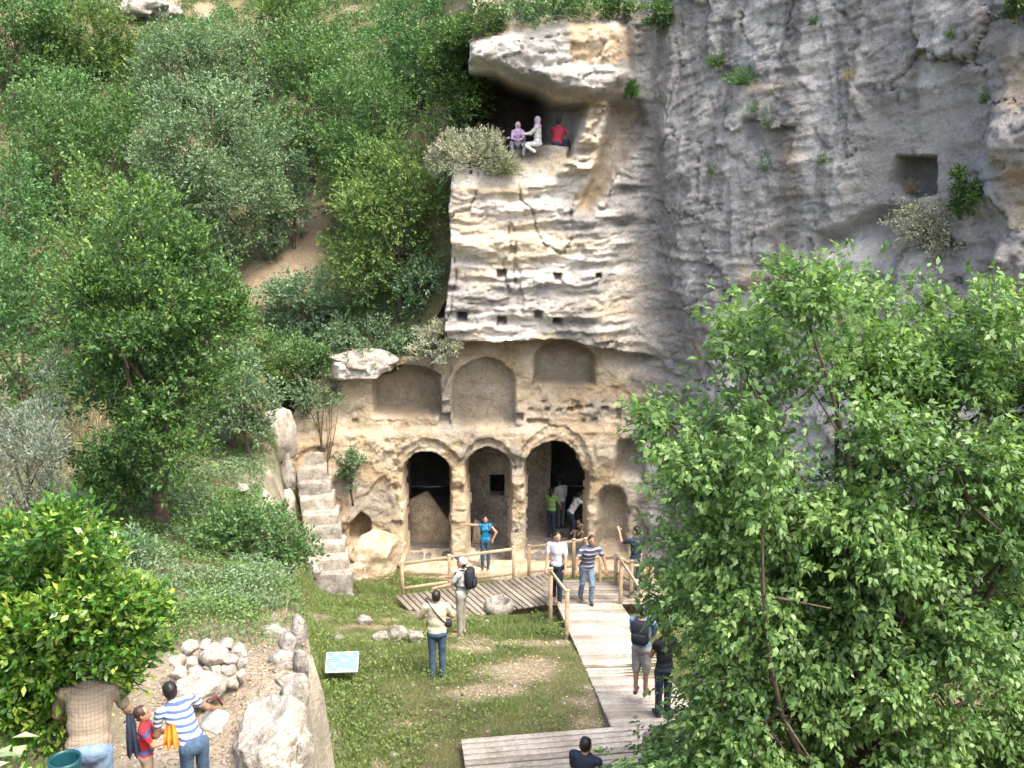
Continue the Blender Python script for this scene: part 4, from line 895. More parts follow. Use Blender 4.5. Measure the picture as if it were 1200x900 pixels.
# ------------------------------------------------------------------ boardwalk
PLK = {}
def plank_between(parent, name, a, b, wd, mat, th=0.035):
    a = np.asarray(a, float); b = np.asarray(b, float); d, s, u, L = frame_to(a, b)
    key = (round(L, 2), round(wd, 3), mat)
    if key not in PLK:
        v, q, t = bevel_box(round(L, 2), wd, th, 0.006); mb = MB(); mb.add(v, q, t); me_ = mesh_np(name, np.concatenate(mb.v), np.concatenate(mb.q), np.concatenate(mb.t), False); me_.materials.append(M[mat]); PLK[key] = me_
    o = bpy.data.objects.new(name, PLK[key]); C.objects.link(o); o.parent = parent
    m = Matrix((Vector(d), Vector(-s), Vector(u))).transposed().to_4x4()
    j = rng.normal(size=3) * 0.003
    m.translation = Vector((a + b) / 2 + j - np.asarray(parent.location)); o.matrix_local = m; return o
zP = 2.75
A0 = atZ(540, 866, zP); A1 = atZ(716, 852, zP); ax_ = unit(A1 - A0); ay_ = np.array([ax_[1], -ax_[0], 0])   # ay_ points towards the camera
plat = empty('boardwalk_platform', A0); tag(plat, 'pale plank platform of the boardwalk at the bottom edge', 'boardwalk')
Lp = 5.2
for k in range(28):
    o = A0 + ay_ * (0.08 + k * 0.152); plank_between(plat, 'plank', o, o + ax_ * (Lp + 0.02 * rng.normal()), 0.128, 'deck')
mb = MB(); beam(mb, A0 + np.array([0,0,-0.10]) + ay_ * 0.03, A0 + ax_ * Lp + np.array([0,0,-0.10]) + ay_ * 0.03, 0.05, 0.15)
beam(mb, A0 + ax_ * 0.04 + np.array([0,0,-0.10]), A0 + ax_ * 0.04 + ay_ * 4.2 + np.array([0,0,-0.10]), 0.05, 0.15)
mb.build('joist', M['deck_grey'], plat, False, loc=-np.array(plat.location))
L0 = A1.copy(); L1 = atZ(653, 709, 1.55); R1 = atZ(728, 708, 1.55); Wv = R1 - L1
rampo = empty('boardwalk_ramp', L0); tag(rampo, 'sunlit plank ramp running from the platform down to the tomb', 'boardwalk')
nr_ = int(np.linalg.norm(L1 - L0) / 0.152)
for k in range(nr_):
    o = lerp(L0, L1, (k + 0.5) / nr_); plank_between(rampo, 'plank', o, o + Wv, 0.128, 'deck')
mb = MB()
for sft in (0.03, 0.97):
    beam(mb, L0 + Wv * sft + np.array([0,0,-0.11]), L1 + Wv * sft + np.array([0,0,-0.11]), 0.05, 0.16)
mb.build('joist', M['deck_grey'], rampo, False, loc=-np.array(rampo.location))
land = empty('boardwalk_landing', L1); tag(land, 'plank landing at the upper end of the ramp under the walkers', 'boardwalk')
dirb = unit(L1 - L0) * np.array([1,1,0]); dirb = unit(dirb)
for k in range(9):
    o = L1 + dirb * (0.09 + k * 0.152) + np.array([0,0,-0.01]); plank_between(land, 'plank', o - Wv * 0.15, o + Wv * 1.75, 0.128, 'deck_grey')
B0 = atZ(462, 699, 0.66); B1 = atZ(646, 672, 0.98); dk_o = empty('boardwalk_deck', B0); tag(dk_o, 'grey plank deck in front of the left arches behind the lawn', 'boardwalk')
nd = int(np.linalg.norm(B1 - B0) / 0.145); dvec = np.array([0.85, -1.75, 0.12])
for k in range(nd):
    o = lerp(B0, B1, (k + 0.5) / nd); f = min(1.0, 0.45 + (k + 1) / 12) if k < 8 else 1.0
    plank_between(dk_o, 'plank', o, o + dvec * f, 0.118, 'deck_grey')
def railing(label, posts, rails=(0.92,), hts=None, lowrail=None, th=0.09):
    """posts: list of (px, py of the foot, z of the foot, height)"""
    base = [atZ(px, py, z) for px, py, z, h in posts]; o = empty('wooden_railing', base[0]); org = np.array(base[0]); tag(o, label, 'railing', 'timber railings of the boardwalk')
    for b, pst in zip(base, posts):
        mb = MB(); beam(mb, b - org + np.array([0,0,-0.25]), b - org + np.array([0,0,pst[3]]), th, th, 0.012)
        pv, pq, pt = bevel_box(th * 1.15, th * 1.15, 0.035, 0.012); mb.add(pv + (b - org) + np.array([0,0,pst[3] + 0.012]), pq, pt)
        mb.build('post', M['rail'], o, False)
    for r_ in rails:
        for i in range(len(base) - 1):
            mb = MB(); beam(mb, base[i] - org + np.array([0,0,posts[i][3] * r_]), base[i+1] - org + np.array([0,0,posts[i+1][3] * r_]), 0.05, 0.075)
            mb.build('top_rail' if r_ > 0.5 else 'bottom_rail', M['rail'], o, False)
    return o
railing('low timber railing along the deck in front of the left arch', [(472,694,0.66,0.85),(527,686,0.76,0.85),(602,676,0.9,0.85)], (0.94,0.12))
railing('short timber railing in front of the right arch behind the two walkers', [(620,674,0.93,0.85),(672,667,1.0,0.85),(690,664,1.05,0.85)], (0.94,0.12))
railing('sloping handrail on the left side of the ramp', [(645,719,1.58,1.12),(664,747,1.78,1.1)], (0.95,))
railing('sloping handrail on the right side of the ramp', [(727,708,1.57,1.15),(750,745,1.8,1.12)], (0.95,))
railing('stepped timber railing behind the walkers at the landing', [(686,668,1.0,0.9),(693,692,1.35,0.95),(703,690,1.35,0.92),(721,691,1.4,0.95),(739,703,1.5,1.0),(763,699,1.45,0.8)], (0.92,0.5))

# round stone basin and information board
def lathe(mb, prof, n=24, c=(0,0,0)):
    th = np.arange(n) / n * 2 * math.pi; V = np.concatenate([np.stack([r * np.cos(th), r * np.sin(th), np.full(n, z)], 1) for r, z in prof]) + np.asarray(c)
    q = [[i*n+k, i*n+(k+1)%n, (i+1)*n+(k+1)%n, (i+1)*n+k] for i in range(len(prof)-1) for k in range(n)]; mb.add(V, q)
bp = atZ(585, 712, 0.98); mb = MB(); prof = [(0.0,-0.05),(0.20,-0.05),(0.24,0.04),(0.265,0.17),(0.29,0.21),(0.33,0.18),(0.37,0.10),(0.37,-0.02),(0.34,-0.06)]
lathe(mb, prof, 28); mb.v[0] += 0.02 * np.stack([fbm(mb.v[0][:, 0] * 6, mb.v[0][:, 1] * 6, mb.v[0][:, 2] * 6, 3, 5 + k) for k in range(3)], 1)
tag(mb.build('stone_basin', M['grey_rock'], None, loc=bp), 'round grey stone ring with a hollow on the plank deck', 'stone basin')
sp_ = ground_hit(402, 800, 12); sg = empty('information_board', sp_, R(4)); tag(sg, 'white and blue slanted information board standing in the weeds', 'sign')
m, t, p = nmat('board_print'); co = objcoord(t); sx = N(t, 'ShaderNodeSeparateXYZ'); t.links.new(co, sx.inputs[0])
f = N(t, 'ShaderNodeMath', operation='MULTIPLY_ADD'); t.links.new(sx.outputs['Y'], f.inputs[0]); f.inputs[1].default_value = 22; f.inputs[2].default_value = 50
fr = N(t, 'ShaderNodeMath', operation='FRACT'); t.links.new(f.outputs[0], fr.inputs[0]); lt = N(t, 'ShaderNodeMath', operation='LESS_THAN'); t.links.new(fr.outputs[0], lt.inputs[0]); lt.inputs[1].default_value = 0.45
nn = noise(t, 9, 2, 0.5, co); gt = N(t, 'ShaderNodeMath', operation='GREATER_THAN'); t.links.new(nn, gt.inputs[0]); gt.inputs[1].default_value = 0.47
ml = N(t, 'ShaderNodeMath', operation='MULTIPLY'); t.links.new(lt.outputs[0], ml.inputs[0]); t.links.new(gt.outputs[0], ml.inputs[1])
t.links.new(mixc(t, ml.outputs[0], (0.18,0.29,0.36), (0.04,0.12,0.22)), p.inputs['Base Color']); p.inputs['Roughness'].default_value = 0.35; M['board'] = m
M['white_metal'] = plain('white_metal', (0.45,0.46,0.47), 0.5); M['metal'] = plain('dark_metal', (0.12,0.12,0.12), 0.4)
til = R(24); mb = MB(); v, q, t_ = bevel_box(0.60, 0.46, 0.03, 0.006); mb.add(v, q, t_); mb.build('panel', M['white_metal'], sg, False, loc=(0, 0, 0.42), rot=(til, 0, 0))
mb = MB(); mb.add(np.array([[-.28,-.21,0],[.28,-.21,0],[.28,.21,0],[-.28,.21,0]], float), [[0,1,2,3]]); mb.build('print', M['board'], sg, False, loc=(0, -0.008, 0.438), rot=(til, 0, 0))
for sx_ in (-0.22, 0.22):
    mb = MB(); tube(mb, [(sx_, 0.05, -0.2), (sx_, 0.05, 0.42)], [0.022, 0.022], 8); mb.build('leg', M['metal'], sg)

# ------------------------------------------------------------------ ground vegetation (uncountable)
def under_deck(x, y):
    P2 = np.stack([x, y], -1)
    def inq(o, a, b):
        A = np.array([[a[0], b[0]], [a[1], b[1]]]); s = np.linalg.solve(A, (P2 - np.asarray(o)[:2]).T); return (s[0] > -0.02) & (s[0] < 1.02) & (s[1] > -0.02) & (s[1] < 1.02)
    return inq(A0, ax_ * Lp, ay_ * 4.3) | inq(L0, L1 - L0, Wv) | inq(L1, dirb * 1.4, Wv * 1.7) | inq(B0, B1 - B0, dvec)
def blades(name, n, x0, x1, y0, y1, hmin, hmax, mat, label, cat, mode='lawn', width=0.10):
    x = rng.uniform(x0, x1, n); y = rng.uniform(y0, y1, n)
    dm = dirt_mask(x, y); cl = fbm(x * 0.8, y * 0.8, 3, 4, 66); tall = sstep(0.0, 0.6, cl)
    if mode == 'lawn': keep = (rng.uniform(size=n) > dm * 0.93) & (x > crest_x(y) + 0.25) & ~under_deck(x, y) & (y < 28.2)
    elif mode == 'dry': keep = (rng.uniform(size=n) < 0.16 + 0.9 * dm * (1 - dm) * 2) & ~under_deck(x, y) & (y < 28.3)
    else: keep = (rng.uniform(size=n) > dm) & (x < np.where(y > 29.4, -2.0, crest_x(y) + 0.15)) & (rng.uniform(size=n) < 0.25 + 0.75 * sstep(-0.3, 0.4, cl))
    x, y, tall = x[keep], y[keep], tall[keep]; z = np.where((x > -6.2) & (y > 29.3), upper_h(x, y), ground_h(x, y)); n = len(x)
    if mode == 'lawn': tall = np.maximum(tall, sstep(1.2, 0.2, np.abs(x - crest_x(y) - 0.8)) * 0.9)
    D_ = np.stack([rng.normal(size=n) * 0.45, rng.normal(size=n) * 0.45, np.ones(n)], 1); L = (hmin + (hmax - hmin) * tall) * rng.uniform(0.6, 1.3, n)
    rv = np.clip(rng.normal(0.45, 0.2, n) + 0.3 * fbm(x * 0.5, y * 0.5, 9, 3, 44), 0, 1); sd_ = unit(rand_dirs(n) * np.array([1,1,0.05])) * np.maximum(L * width, 0.018)[:, None] * 0.6; b_ = np.stack([x, y, z - 0.01], 1)
    me_ = mesh_np(name, np.stack([b_ - sd_, b_ + sd_, b_ + unit(D_) * L[:, None]], 1).reshape(-1, 3), None, np.arange(n * 3).reshape(-1, 3), False); point_attr(me_, 'rnd', np.repeat(rv, 3))
    o = link(name, me_, M[mat]); o['kind'] = 'stuff'; o['label'] = label; o['category'] = cat; return o
blades('lawn_grass', 230000, -5.2, 7.5, 13.2, 28.2, 0.045, 0.17, 'grass', 'short uneven green grass of the court', 'grass', 'lawn', 0.13)
blades('dry_grass', 110000, -5.2, 7.5, 13.2, 28.2, 0.03, 0.09, 'dry', 'straw-coloured dry grass round the bare patches of the court', 'grass', 'dry', 0.16)
def weeds(name, n, x0, x1, y0, y1, mat, label, leaf, ht, side, seed, y_dirt=True):
    x = rng.uniform(x0, x1, n); y = rng.uniform(y0, y1, n); c = fbm(x * 0.9, y * 0.9, 1, 4, seed)
    on = (x > crest_x(y) + 0.2) if side == 'low' else (x < np.where(y > 29.4, -2.0, crest_x(y) + 0.25))
    dm = dirt_mask(x, y)
    edge = sstep(1.4, 0.3, np.abs(x - crest_x(y) - 0.7)) if side == 'low' else 0
    keep = on & (rng.uniform(size=n) < sstep(-0.05, 0.35, c + 0.8 * edge + (0.22 if side != 'low' else 0))) & (rng.uniform(size=n) > dm * 1.1) & ~under_deck(x, y) & ((y < 28.3) | (side != 'low'))
    x, y, c = x[keep], y[keep], c[keep]; n = len(x); hgt = ht * np.clip(0.4 + c * 1.2, 0.25, 1.2) * rng.uniform(0, 1, n) ** 0.7
    D_ = rand_dirs(n); D_[:, 2] = np.abs(D_[:, 2]) * 0.8 + 0.1; L = leaf * rng.uniform(0.6, 1.35, n)
    me_ = leaves_mesh(name, np.stack([x, y, np.where((x > -6.2) & (y > 29.3), upper_h(x, y), ground_h(x, y)) + hgt], 1), D_, np.array([0,0,1.0]) + rng.normal(size=(n, 3)) * 0.6, L, L * 0.45, np.clip(rng.normal(0.45, 0.18, n) + 0.25 * (hgt / ht - 0.4), 0, 1), droop=0.1)
    o = link(name, me_, M[mat]); o['kind'] = 'stuff'; o['label'] = label; o['category'] = 'weeds'; return o
weeds('lawn_weeds', 70000, -5.2, 7, 13.2, 28.2, 'fresh', 'leafy green weeds growing in patches on the court', 0.065, 0.24, 'low', 51)
weeds('bank_cover', 190000, -10.5, -2.6, 13.4, 32, 'fresh', 'low tangled green cover on the bank left of the steps', 0.06, 0.30, 'high', 52)
weeds('bank_weeds', 120000, -10.5, -2.6, 13.4, 32, 'blue', 'grey-green weeds mixed into the cover of the left bank', 0.065, 0.42, 'high', 57)
weeds('slope_cover', 120000, -22, -3, 28, 54, 'mid', 'rough green cover on the upper slope', 0.14, 0.5, 'high', 53)
blades('slope_grass', 50000, -16, -2.8, 13.6, 40, 0.08, 0.28, 'dry', 'dry grass stems on the left hillside', 'grass', 'high', 0.09)

# dead leaves and small gravel on the bare ground
def litter(name, n, x0, x1, y0, y1, leaf, mat, label, cat):
    x = rng.uniform(x0, x1, n); y = rng.uniform(y0, y1, n); kp = (rng.uniform(size=n) < dirt_mask(x, y)) & ~under_deck(x, y); x, y = x[kp], y[kp]; n = len(x)
    D_ = rand_dirs(n) * np.array([1,1,0.25]); L = leaf * rng.uniform(0.5, 1.4, n)
    o = link(name, leaves_mesh(name, np.stack([x, y, ground_h(x, y) + 0.012], 1), D_, np.array([0,0,1.0]) + rng.normal(size=(n, 3)) * 0.3, L, L * 0.5, rng.uniform(0, 1, n)), M[mat]); o['kind'] = 'stuff'; o['label'] = label; o['category'] = cat
litter('leaf_litter', 9000, -5.2, -2.6, 8, 15.5, 0.05, 'dry', 'dead leaves and straw scattered on the path', 'leaf litter')
litter('straw_litter', 16000, -3, 3, 15, 22, 0.05, 'dry', 'straw scattered over the bare patches of the lawn', 'straw')
def gravel(name, n, x0, x1, y0, y1, size, label):
    x = rng.uniform(x0, x1, n); y = rng.uniform(y0, y1, n); kp = (rng.uniform(size=n) < 0.15 + dirt_mask(x, y)) & ~under_deck(x, y) & ((x < crest_x(y) - 0.1) | (y > 15)); x, y = x[kp], y[kp]; n = len(x)
    oc = np.array([[1,0,0],[-1,0,0],[0,1,0],[0,-1,0],[0,0,0.7],[0,0,-0.7]], float); tr = np.array([[0,2,4],[2,1,4],[1,3,4],[3,0,4],[2,0,5],[1,2,5],[3,1,5],[0,3,5]])
    V_ = oc[None] * rng.uniform(0.6, 1.3, (n, 6, 1)) * (size * rng.uniform(0.3, 1.0, n) ** 2)[:, None, None] + np.stack([x, y, ground_h(x, y)], 1)[:, None]
    o = link(name, mesh_np(name, V_.reshape(-1, 3), None, (tr[None] + np.arange(n)[:, None, None] * 6).reshape(-1, 3), False), M['grey_rock']); o['kind'] = 'stuff'; o['label'] = label; o['category'] = 'gravel'
gravel('path_gravel', 1300, -5.0, -2.6, 8, 15.5, 0.045, 'small grey stones lying on the path'); gravel('court_gravel', 1800, -3, 3, 15, 24, 0.06, 'small stones lying on the bare patches of the lawn')

# ------------------------------------------------------------------ people
M['skin'] = plain('skin', (0.36,0.21,0.14), 0.5); M['skin_tan'] = plain('tan_skin', (0.26,0.145,0.09), 0.5)
M['hair'] = plain('black_hair', (0.016,0.013,0.012), 0.45); M['hair_brown'] = plain('brown_hair', (0.05,0.028,0.018), 0.5)
M['shoe'] = plain('dark_shoe', (0.05,0.045,0.04), 0.5); M['shoe_tan'] = plain('tan_shoe', (0.30,0.19,0.11), 0.6); M['eye'] = plain('dark_eye', (0.02,0.015,0.012), 0.3); M['lip'] = plain('lip', (0.36,0.14,0.11), 0.5)
M['strap'] = plain('black_webbing', (0.02,0.02,0.022), 0.7)
def surface_nets(F, org, h):
    """smooth quad surface of the zero level of F on a regular grid"""
    ins = F < 0; nx, ny, nz = F.shape
    c = np.zeros((nx-1, ny-1, nz-1), int)
    for a in (0,1):
        for b in (0,1):
            for d in (0,1): c += ins[a:nx-1+a, b:ny-1+b, d:nz-1+d]
    act = (c > 0) & (c < 8); idx = np.full(act.shape, -1); idx[act] = np.arange(act.sum()); ijk = np.argwhere(act)
    acc = np.zeros((len(ijk), 3)); cnt = np.zeros(len(ijk)); cor = [(a,b,d) for a in (0,1) for b in (0,1) for d in (0,1)]
    for p in cor:
        for ax in range(3):
            if p[ax]: continue
            r = list(p); r[ax] = 1
            f0 = F[ijk[:,0]+p[0], ijk[:,1]+p[1], ijk[:,2]+p[2]]; f1 = F[ijk[:,0]+r[0], ijk[:,1]+r[1], ijk[:,2]+r[2]]
            m = (f0 < 0) != (f1 < 0); t = np.where(m, f0 / np.where(m, f0 - f1, 1), 0)
            q = np.tile(np.array(p, float), (len(ijk), 1)); q[:, ax] += t; acc[m] += q[m]; cnt[m] += 1
    V = org + (ijk + acc / cnt[:, None]) * h; Q = []
    for ax in range(3):
        sl0 = [slice(None)] * 3; sl1 = [slice(None)] * 3; sl0[ax] = slice(0, -1); sl1[ax] = slice(1, None)
        A = ins[tuple(sl0)]; B = ins[tuple(sl1)]; e = np.argwhere(A != B); o1, o2 = (ax+1) % 3, (ax+2) % 3
        ok = (e[:, o1] > 0) & (e[:, o2] > 0) & (e[:, o1] < F.shape[o1]-1) & (e[:, o2] < F.shape[o2]-1); e = e[ok]
        def at(d1, d2):
            k = e.copy(); k[:, o1] -= d1; k[:, o2] -= d2; return idx[k[:,0], k[:,1], k[:,2]]
        qd = np.stack([at(1,1), at(0,1), at(0,0), at(1,0)], 1); fl = A[e[:,0], e[:,1], e[:,2]]
        qd[~fl] = qd[~fl][:, ::-1]; Q.append(qd)
    Q = np.concatenate(Q); return V, Q[(Q >= 0).all(1)]
def sd_cone(P, a, b, ra, rb):
    ab = b - a; t = np.clip(((P - a) @ ab) / (ab @ ab + 1e-9), 0, 1); return np.linalg.norm(P - a - t[..., None] * ab, axis=-1) - (ra + (rb - ra) * t)
def sd_ell(P, c, r, Rm):
    q = (P - c) @ Rm; k = np.linalg.norm(q / r, axis=-1); return (k - 1) * min(r) * np.clip(k, 0.6, 1.0) ** 0 * 1.0
def rotm(yaw=0, pitch=0, roll=0): return np.array(Matrix.Rotation(yaw, 3, 'Z') @ Matrix.Rotation(pitch, 3, 'X') @ Matrix.Rotation(roll, 3, 'Y'))
def vdir(az, el):
    """az: 0 straight ahead, + to the person's left; el: -90 straight down"""
    a, e = R(az), R(el); return np.array([-math.sin(a) * math.cos(e), math.cos(a) * math.cos(e), math.sin(e)])
def ellip(mb, c, r, Rm=np.eye(3), n=10, m=7):
    th = np.linspace(0, math.pi, m)[1:-1]; ph = np.arange(n) / n * 2 * math.pi
    V = [[0,0,1]] + [[math.sin(t) * math.cos(p), math.sin(t) * math.sin(p), math.cos(t)] for t in th for p in ph] + [[0,0,-1]]
    V = (np.array(V) * np.asarray(r)) @ Rm.T + np.asarray(c); k = len(th)
    q = [[1+i*n+j, 1+(i+1)*n+j, 1+(i+1)*n+(j+1)%n, 1+i*n+(j+1)%n] for i in range(k-1) for j in range(n)]
    t = [[0, 1+j, 1+(j+1)%n] for j in range(n)] + [[len(V)-1, 1+(k-1)*n+(j+1)%n, 1+(k-1)*n+j] for j in range(n)]
    mb.add(V, q, t)
def person(label, pos, yaw, H=1.75, shirt='white', trousers='jeans', skin='skin', hair='hair', shoe='shoe', lean=0, side=0, la=None, ra=None, ll=None, rl=None, head=(0,0), sleeve=0.55,
           short=False, female=False, seat=None, bulk=1.0, scarf=None, long_hair=False, vox=0.019, twist=0, child=False, group=None, skirt=False):
    """a clothed figure in the given pose; arms and legs are ((az, el) of the upper, (az, el) of the lower segment)"""
    k = H / 1.75; hk = k * (1.18 if child else 1.0)
    la = la or ((25,-80), (10,-70)); ra = ra or ((-25,-80), (-10,-70)); ll = ll or ((0,-90), (0,-90)); rl = rl or ((0,-90), (0,-90))
    T = rotm(R(twist), -R(lean), R(side)); sw = (0.185 if not female else 0.165) * bulk ** 0.5
    pel = np.zeros(3); J = {}
    up = T @ np.array([0,0,1.0]); rt = T @ np.array([1.0,0,0]); fw = T @ np.array([0,1.0,0])
    waist = pel + up * 0.16 * k; chest = pel + up * 0.36 * k + fw * 0.01; nb = pel + up * 0.52 * k; hd = nb + (up * 0.8 + np.array([0,0,0.2])) * 0.062 * k
    Hm = rotm(R(head[0]) + R(twist) * 0.6, -R(head[1]) - R(lean) * 0.45, R(side) * 0.4); hc = hd + Hm @ np.array([0, 0.012, 0.085]) * hk
    pr = []
    def cone(a, b, r0, r1, tg): pr.append(('c', np.array(a), np.array(b), r0, r1, tg))
    def ell(c, r, Rm, tg): pr.append(('e', np.array(c), np.array(r), Rm, 0, tg))
    S, TR, SK, HR, SHO = 0, 1, 2, 3, 4
    b = bulk
    ell(chest, np.array([0.168 * b ** 0.7, 0.118 * b, 0.20]) * k, T, S)
    ell(waist + up * 0.02 * k, np.array([0.150 * b, 0.112 * b, 0.17]) * k, T, S)
    ell(pel + up * 0.03 * k, np.array([0.163 * b, 0.120 * b, 0.10]) * k, T, S)
    ell(pel - up * 0.045 * k - fw * 0.012, np.array([0.162 * b ** 0.8, 0.122 * b, 0.115]) * k, T, TR)
    if female:
        for sg in (-1, 1): ell(chest + rt * sg * 0.075 * k + fw * 0.085 * k, np.array([0.062, 0.055, 0.06]) * k, T, S)
    shl = {}
    for sg, nm in ((-1, 'l'), (1, 'r')):
        shl[nm] = nb + rt * sg * sw * k - up * 0.055 * k
    cone(shl['l'] * 0.8 + nb * 0.2 - up * 0.012, shl['r'] * 0.8 + nb * 0.2 - up * 0.012, 0.064 * k, 0.064 * k, S)
    cone(nb - up * 0.02 * k, hd + Hm @ np.array([0, 0, 0.03]) * hk, 0.054 * k, 0.050 * k, SK)
    ell(hc, np.array([0.074, 0.092, 0.108]) * hk, Hm, SK)
    ell(hc + Hm @ np.array([0, 0.028, -0.062]) * hk, np.array([0.052, 0.058, 0.052]) * hk, Hm, SK)          # jaw
    cone(hc + Hm @ np.array([0, 0.088, 0.004]) * hk, hc + Hm @ np.array([0, 0.104, -0.026]) * hk, 0.010 * hk, 0.015 * hk, SK)   # nose
    hair_parts = [(hc + Hm @ np.array([0, -0.020, 0.032]) * hk, np.array([0.083, 0.092, 0.092]) * hk, Hm), (hc + Hm @ np.array([0, -0.045, -0.015]) * hk, np.array([0.076, 0.062, 0.075]) * hk, Hm)]
    if long_hair: hair_parts.append((hc + Hm @ np.array([0, -0.075, -0.10]) * hk, np.array([0.055, 0.045, 0.12]) * hk, Hm))
    if scarf:
        hair_parts = [(hc + Hm @ np.array([0, -0.012, 0.02]) * hk, np.array([0.092, 0.102, 0.112]) * hk, Hm), (hd + Hm @ np.array([0, 0.0, 0.0]) * hk, np.array([0.085, 0.085, 0.075]) * hk, Hm), (nb - up * 0.03 * k, np.array([0.16, 0.125, 0.09]) * k, T)]
    hands = []
    for nm, sg, arm in (('l', -1, la), ('r', 1, ra)):
        a = shl[nm]; Tz = rotm(R(twist)); e = a + Tz @ vdir(*arm[0]) * 0.285 * k; wv = Tz @ vdir(*arm[1]); wr = e + wv * 0.245 * k
        cone(a, e, 0.050 * k * b ** 0.3, 0.040 * k, SK); cone(e, wr, 0.041 * k, 0.027 * k, SK)
        se = min(sleeve, 1.0)
        cone(a, a + (e - a) * se, 0.060 * k * b ** 0.3, 0.055 * k, S)
        if sleeve > 1: cone(e, e + (wr - e) * (sleeve - 1), 0.056 * k, 0.043 * k, S)
        J['w' + nm] = wr; J['e' + nm] = e; hands.append((wr, wv, sg))
    for nm, sg, leg in (('l', -1, ll), ('r', 1, rl)):
        Tz = rotm(R(twist) * 0.3); hp_ = pel + (rt * sg * 0.088 - up * 0.05) * k; kn = hp_ + Tz @ vdir(*leg[0]) * 0.425 * k; sv = Tz @ vdir(*leg[1]); an = kn + sv * 0.405 * k
        if short:
            cone(hp_, kn, 0.098 * k, 0.080 * k, TR); cone(kn, an, 0.055 * k, 0.036 * k, SK)
        else:
            cone(hp_, kn, 0.092 * k * b ** 0.4, 0.066 * k, TR); cone(kn, an, 0.066 * k, 0.056 * k, TR)
            cone(an - sv * 0.02, an + sv * 0.02 * k, 0.034 * k, 0.034 * k, SK)
        ftd = fw * np.array([1,1,0]); ftd = unit(ftd) if abs(sv[2]) > 0.5 else np.array([0,0,0.6]) + 0.6 * unit(ftd)
        heel = an + np.array([0,0,-0.045]) * k; toe = heel + ftd * 0.17 * k + np.array([0,0,-0.012]) * k
        cone(heel - ftd * 0.035 * k, toe, 0.042 * k, 0.034 * k, SHO)
        J['a' + nm] = an
    pts = [p for q in pr for p in ((q[1], q[2]) if q[0] == 'c' else (q[1],))]
    lo = np.min(pts, 0) - 0.24 * k; hi = np.max(pts, 0) + 0.24 * k; h = vox * max(k, 0.75)
    n3_ = np.ceil((hi - lo) / h).astype(int)
    gx = [lo[i] + np.arange(n3_[i]) * h for i in range(3)]; G = np.stack(np.meshgrid(*gx, indexing='ij'), -1)
    groups = {}; allF = []
    for q in pr:
        f = sd_cone(G, q[1], q[2], q[3], q[4]) if q[0] == 'c' else sd_ell(G, q[1], q[2], q[3])
        groups.setdefault(q[5], []).append(f)
    F = None; kk = 0.022 * k
    for tg in sorted(groups):
        f = None
        for g in groups[tg]:
            if f is None: f = g
            else:
                hh = np.clip(0.5 + 0.5 * (f - g) / kk, 0, 1); f = f * (1 - hh) + g * hh - kk * hh * (1 - hh)
        groups[tg] = f; F = f if F is None else np.minimum(F, f)
    if True:      # soft folds in the clothes
        F = F + np.where(np.minimum(groups[S], groups[TR]) < groups[SK] + 0.002, 0.011, 0.002) * k * fbm(G[..., 0] * 12, G[..., 1] * 12, G[..., 2] * 8, 2, int(abs(pos[0] * 100)) % 50)
    Vb, Qb = surface_nets(F, lo, h)
    ii = np.clip(np.round((Vb - lo) / h).astype(int), 0, n3_ - 1)
    tags = sorted(groups); tv = np.stack([groups[t_][ii[:,0], ii[:,1], ii[:,2]] for t_ in tags], 1); vt = np.array(tags)[np.argmin(tv, 1)]
    ft = np.sort(vt[Qb], axis=1)[:, 1]
    # fingers, eyes, ears and mouth are added to the same mesh
    ext = MB(); ext_m = []
    def push(mat, fn):
        n0 = sum(len(a) for a in ext.q) + 0; t0 = sum(len(a) for a in ext.t); fn(); ext_m.append((mat, sum(len(a) for a in ext.q) - n0, sum(len(a) for a in ext.t) - t0))
    for wr, wv, sg in hands:
        d, s_, u_, _ = frame_to(np.zeros(3), wv); pw = s_ * sg
        push(SK, lambda: ellip(ext, wr + d * 0.045 * k, np.array([0.040, 0.052, 0.017]) * k, np.stack([s_, d, u_], 1), 8, 6))
        for i_, (off, ln_) in enumerate(((-0.028, 0.068), (-0.010, 0.078), (0.009, 0.073), (0.026, 0.058))):
            b0 = wr + d * 0.085 * k + s_ * off * k; b1 = b0 + d * ln_ * 0.5 * k - u_ * 0.006 * k; b2 = b1 + d * ln_ * 0.42 * k - u_ * 0.026 * k
            push(SK, lambda: tube(ext, [b0 - d * 0.02 * k, b0, b1, b2], np.array([0.009, 0.0095, 0.0085, 0.006]) * k, 6))
        b0 = wr + d * 0.03 * k - pw * 0.030 * k; push(SK, lambda: tube(ext, [b0, b0 + (d * 0.5 - pw * 0.8) * 0.035 * k, b0 + (d * 0.85 - pw * 0.85) * 0.06 * k], np.array([0.013, 0.011, 0.007]) * k, 6))
    for sg in (-1, 1):
        push(5, lambda: ellip(ext, hc + Hm @ np.array([sg * 0.030, 0.083, 0.010]) * hk, np.array([0.013, 0.008, 0.007]) * hk, Hm, 8, 5))
        push(5, lambda: ellip(ext, hc + Hm @ np.array([sg * 0.031, 0.088, 0.030]) * hk, np.array([0.020, 0.006, 0.005]) * hk, Hm, 8, 5))
        if not scarf: push(SK, lambda: ellip(ext, hc + Hm @ np.array([sg * 0.078, -0.004, -0.008]) * hk, np.array([0.011, 0.020, 0.030]) * hk, Hm, 8, 6))
    push(6, lambda: ellip(ext, hc + Hm @ np.array([0, 0.089, -0.056]) * hk, np.array([0.024, 0.007, 0.007]) * hk, Hm, 8, 5))
    EV = np.concatenate(ext.v); Eq = np.concatenate(ext.q); Et = np.concatenate(ext.t); nb_ = len(Vb)
    zmin = min(J['al'][2], J['ar'][2]) - 0.088 * k if seat is None else -seat * k
    shift = np.array([0, 0, -zmin])
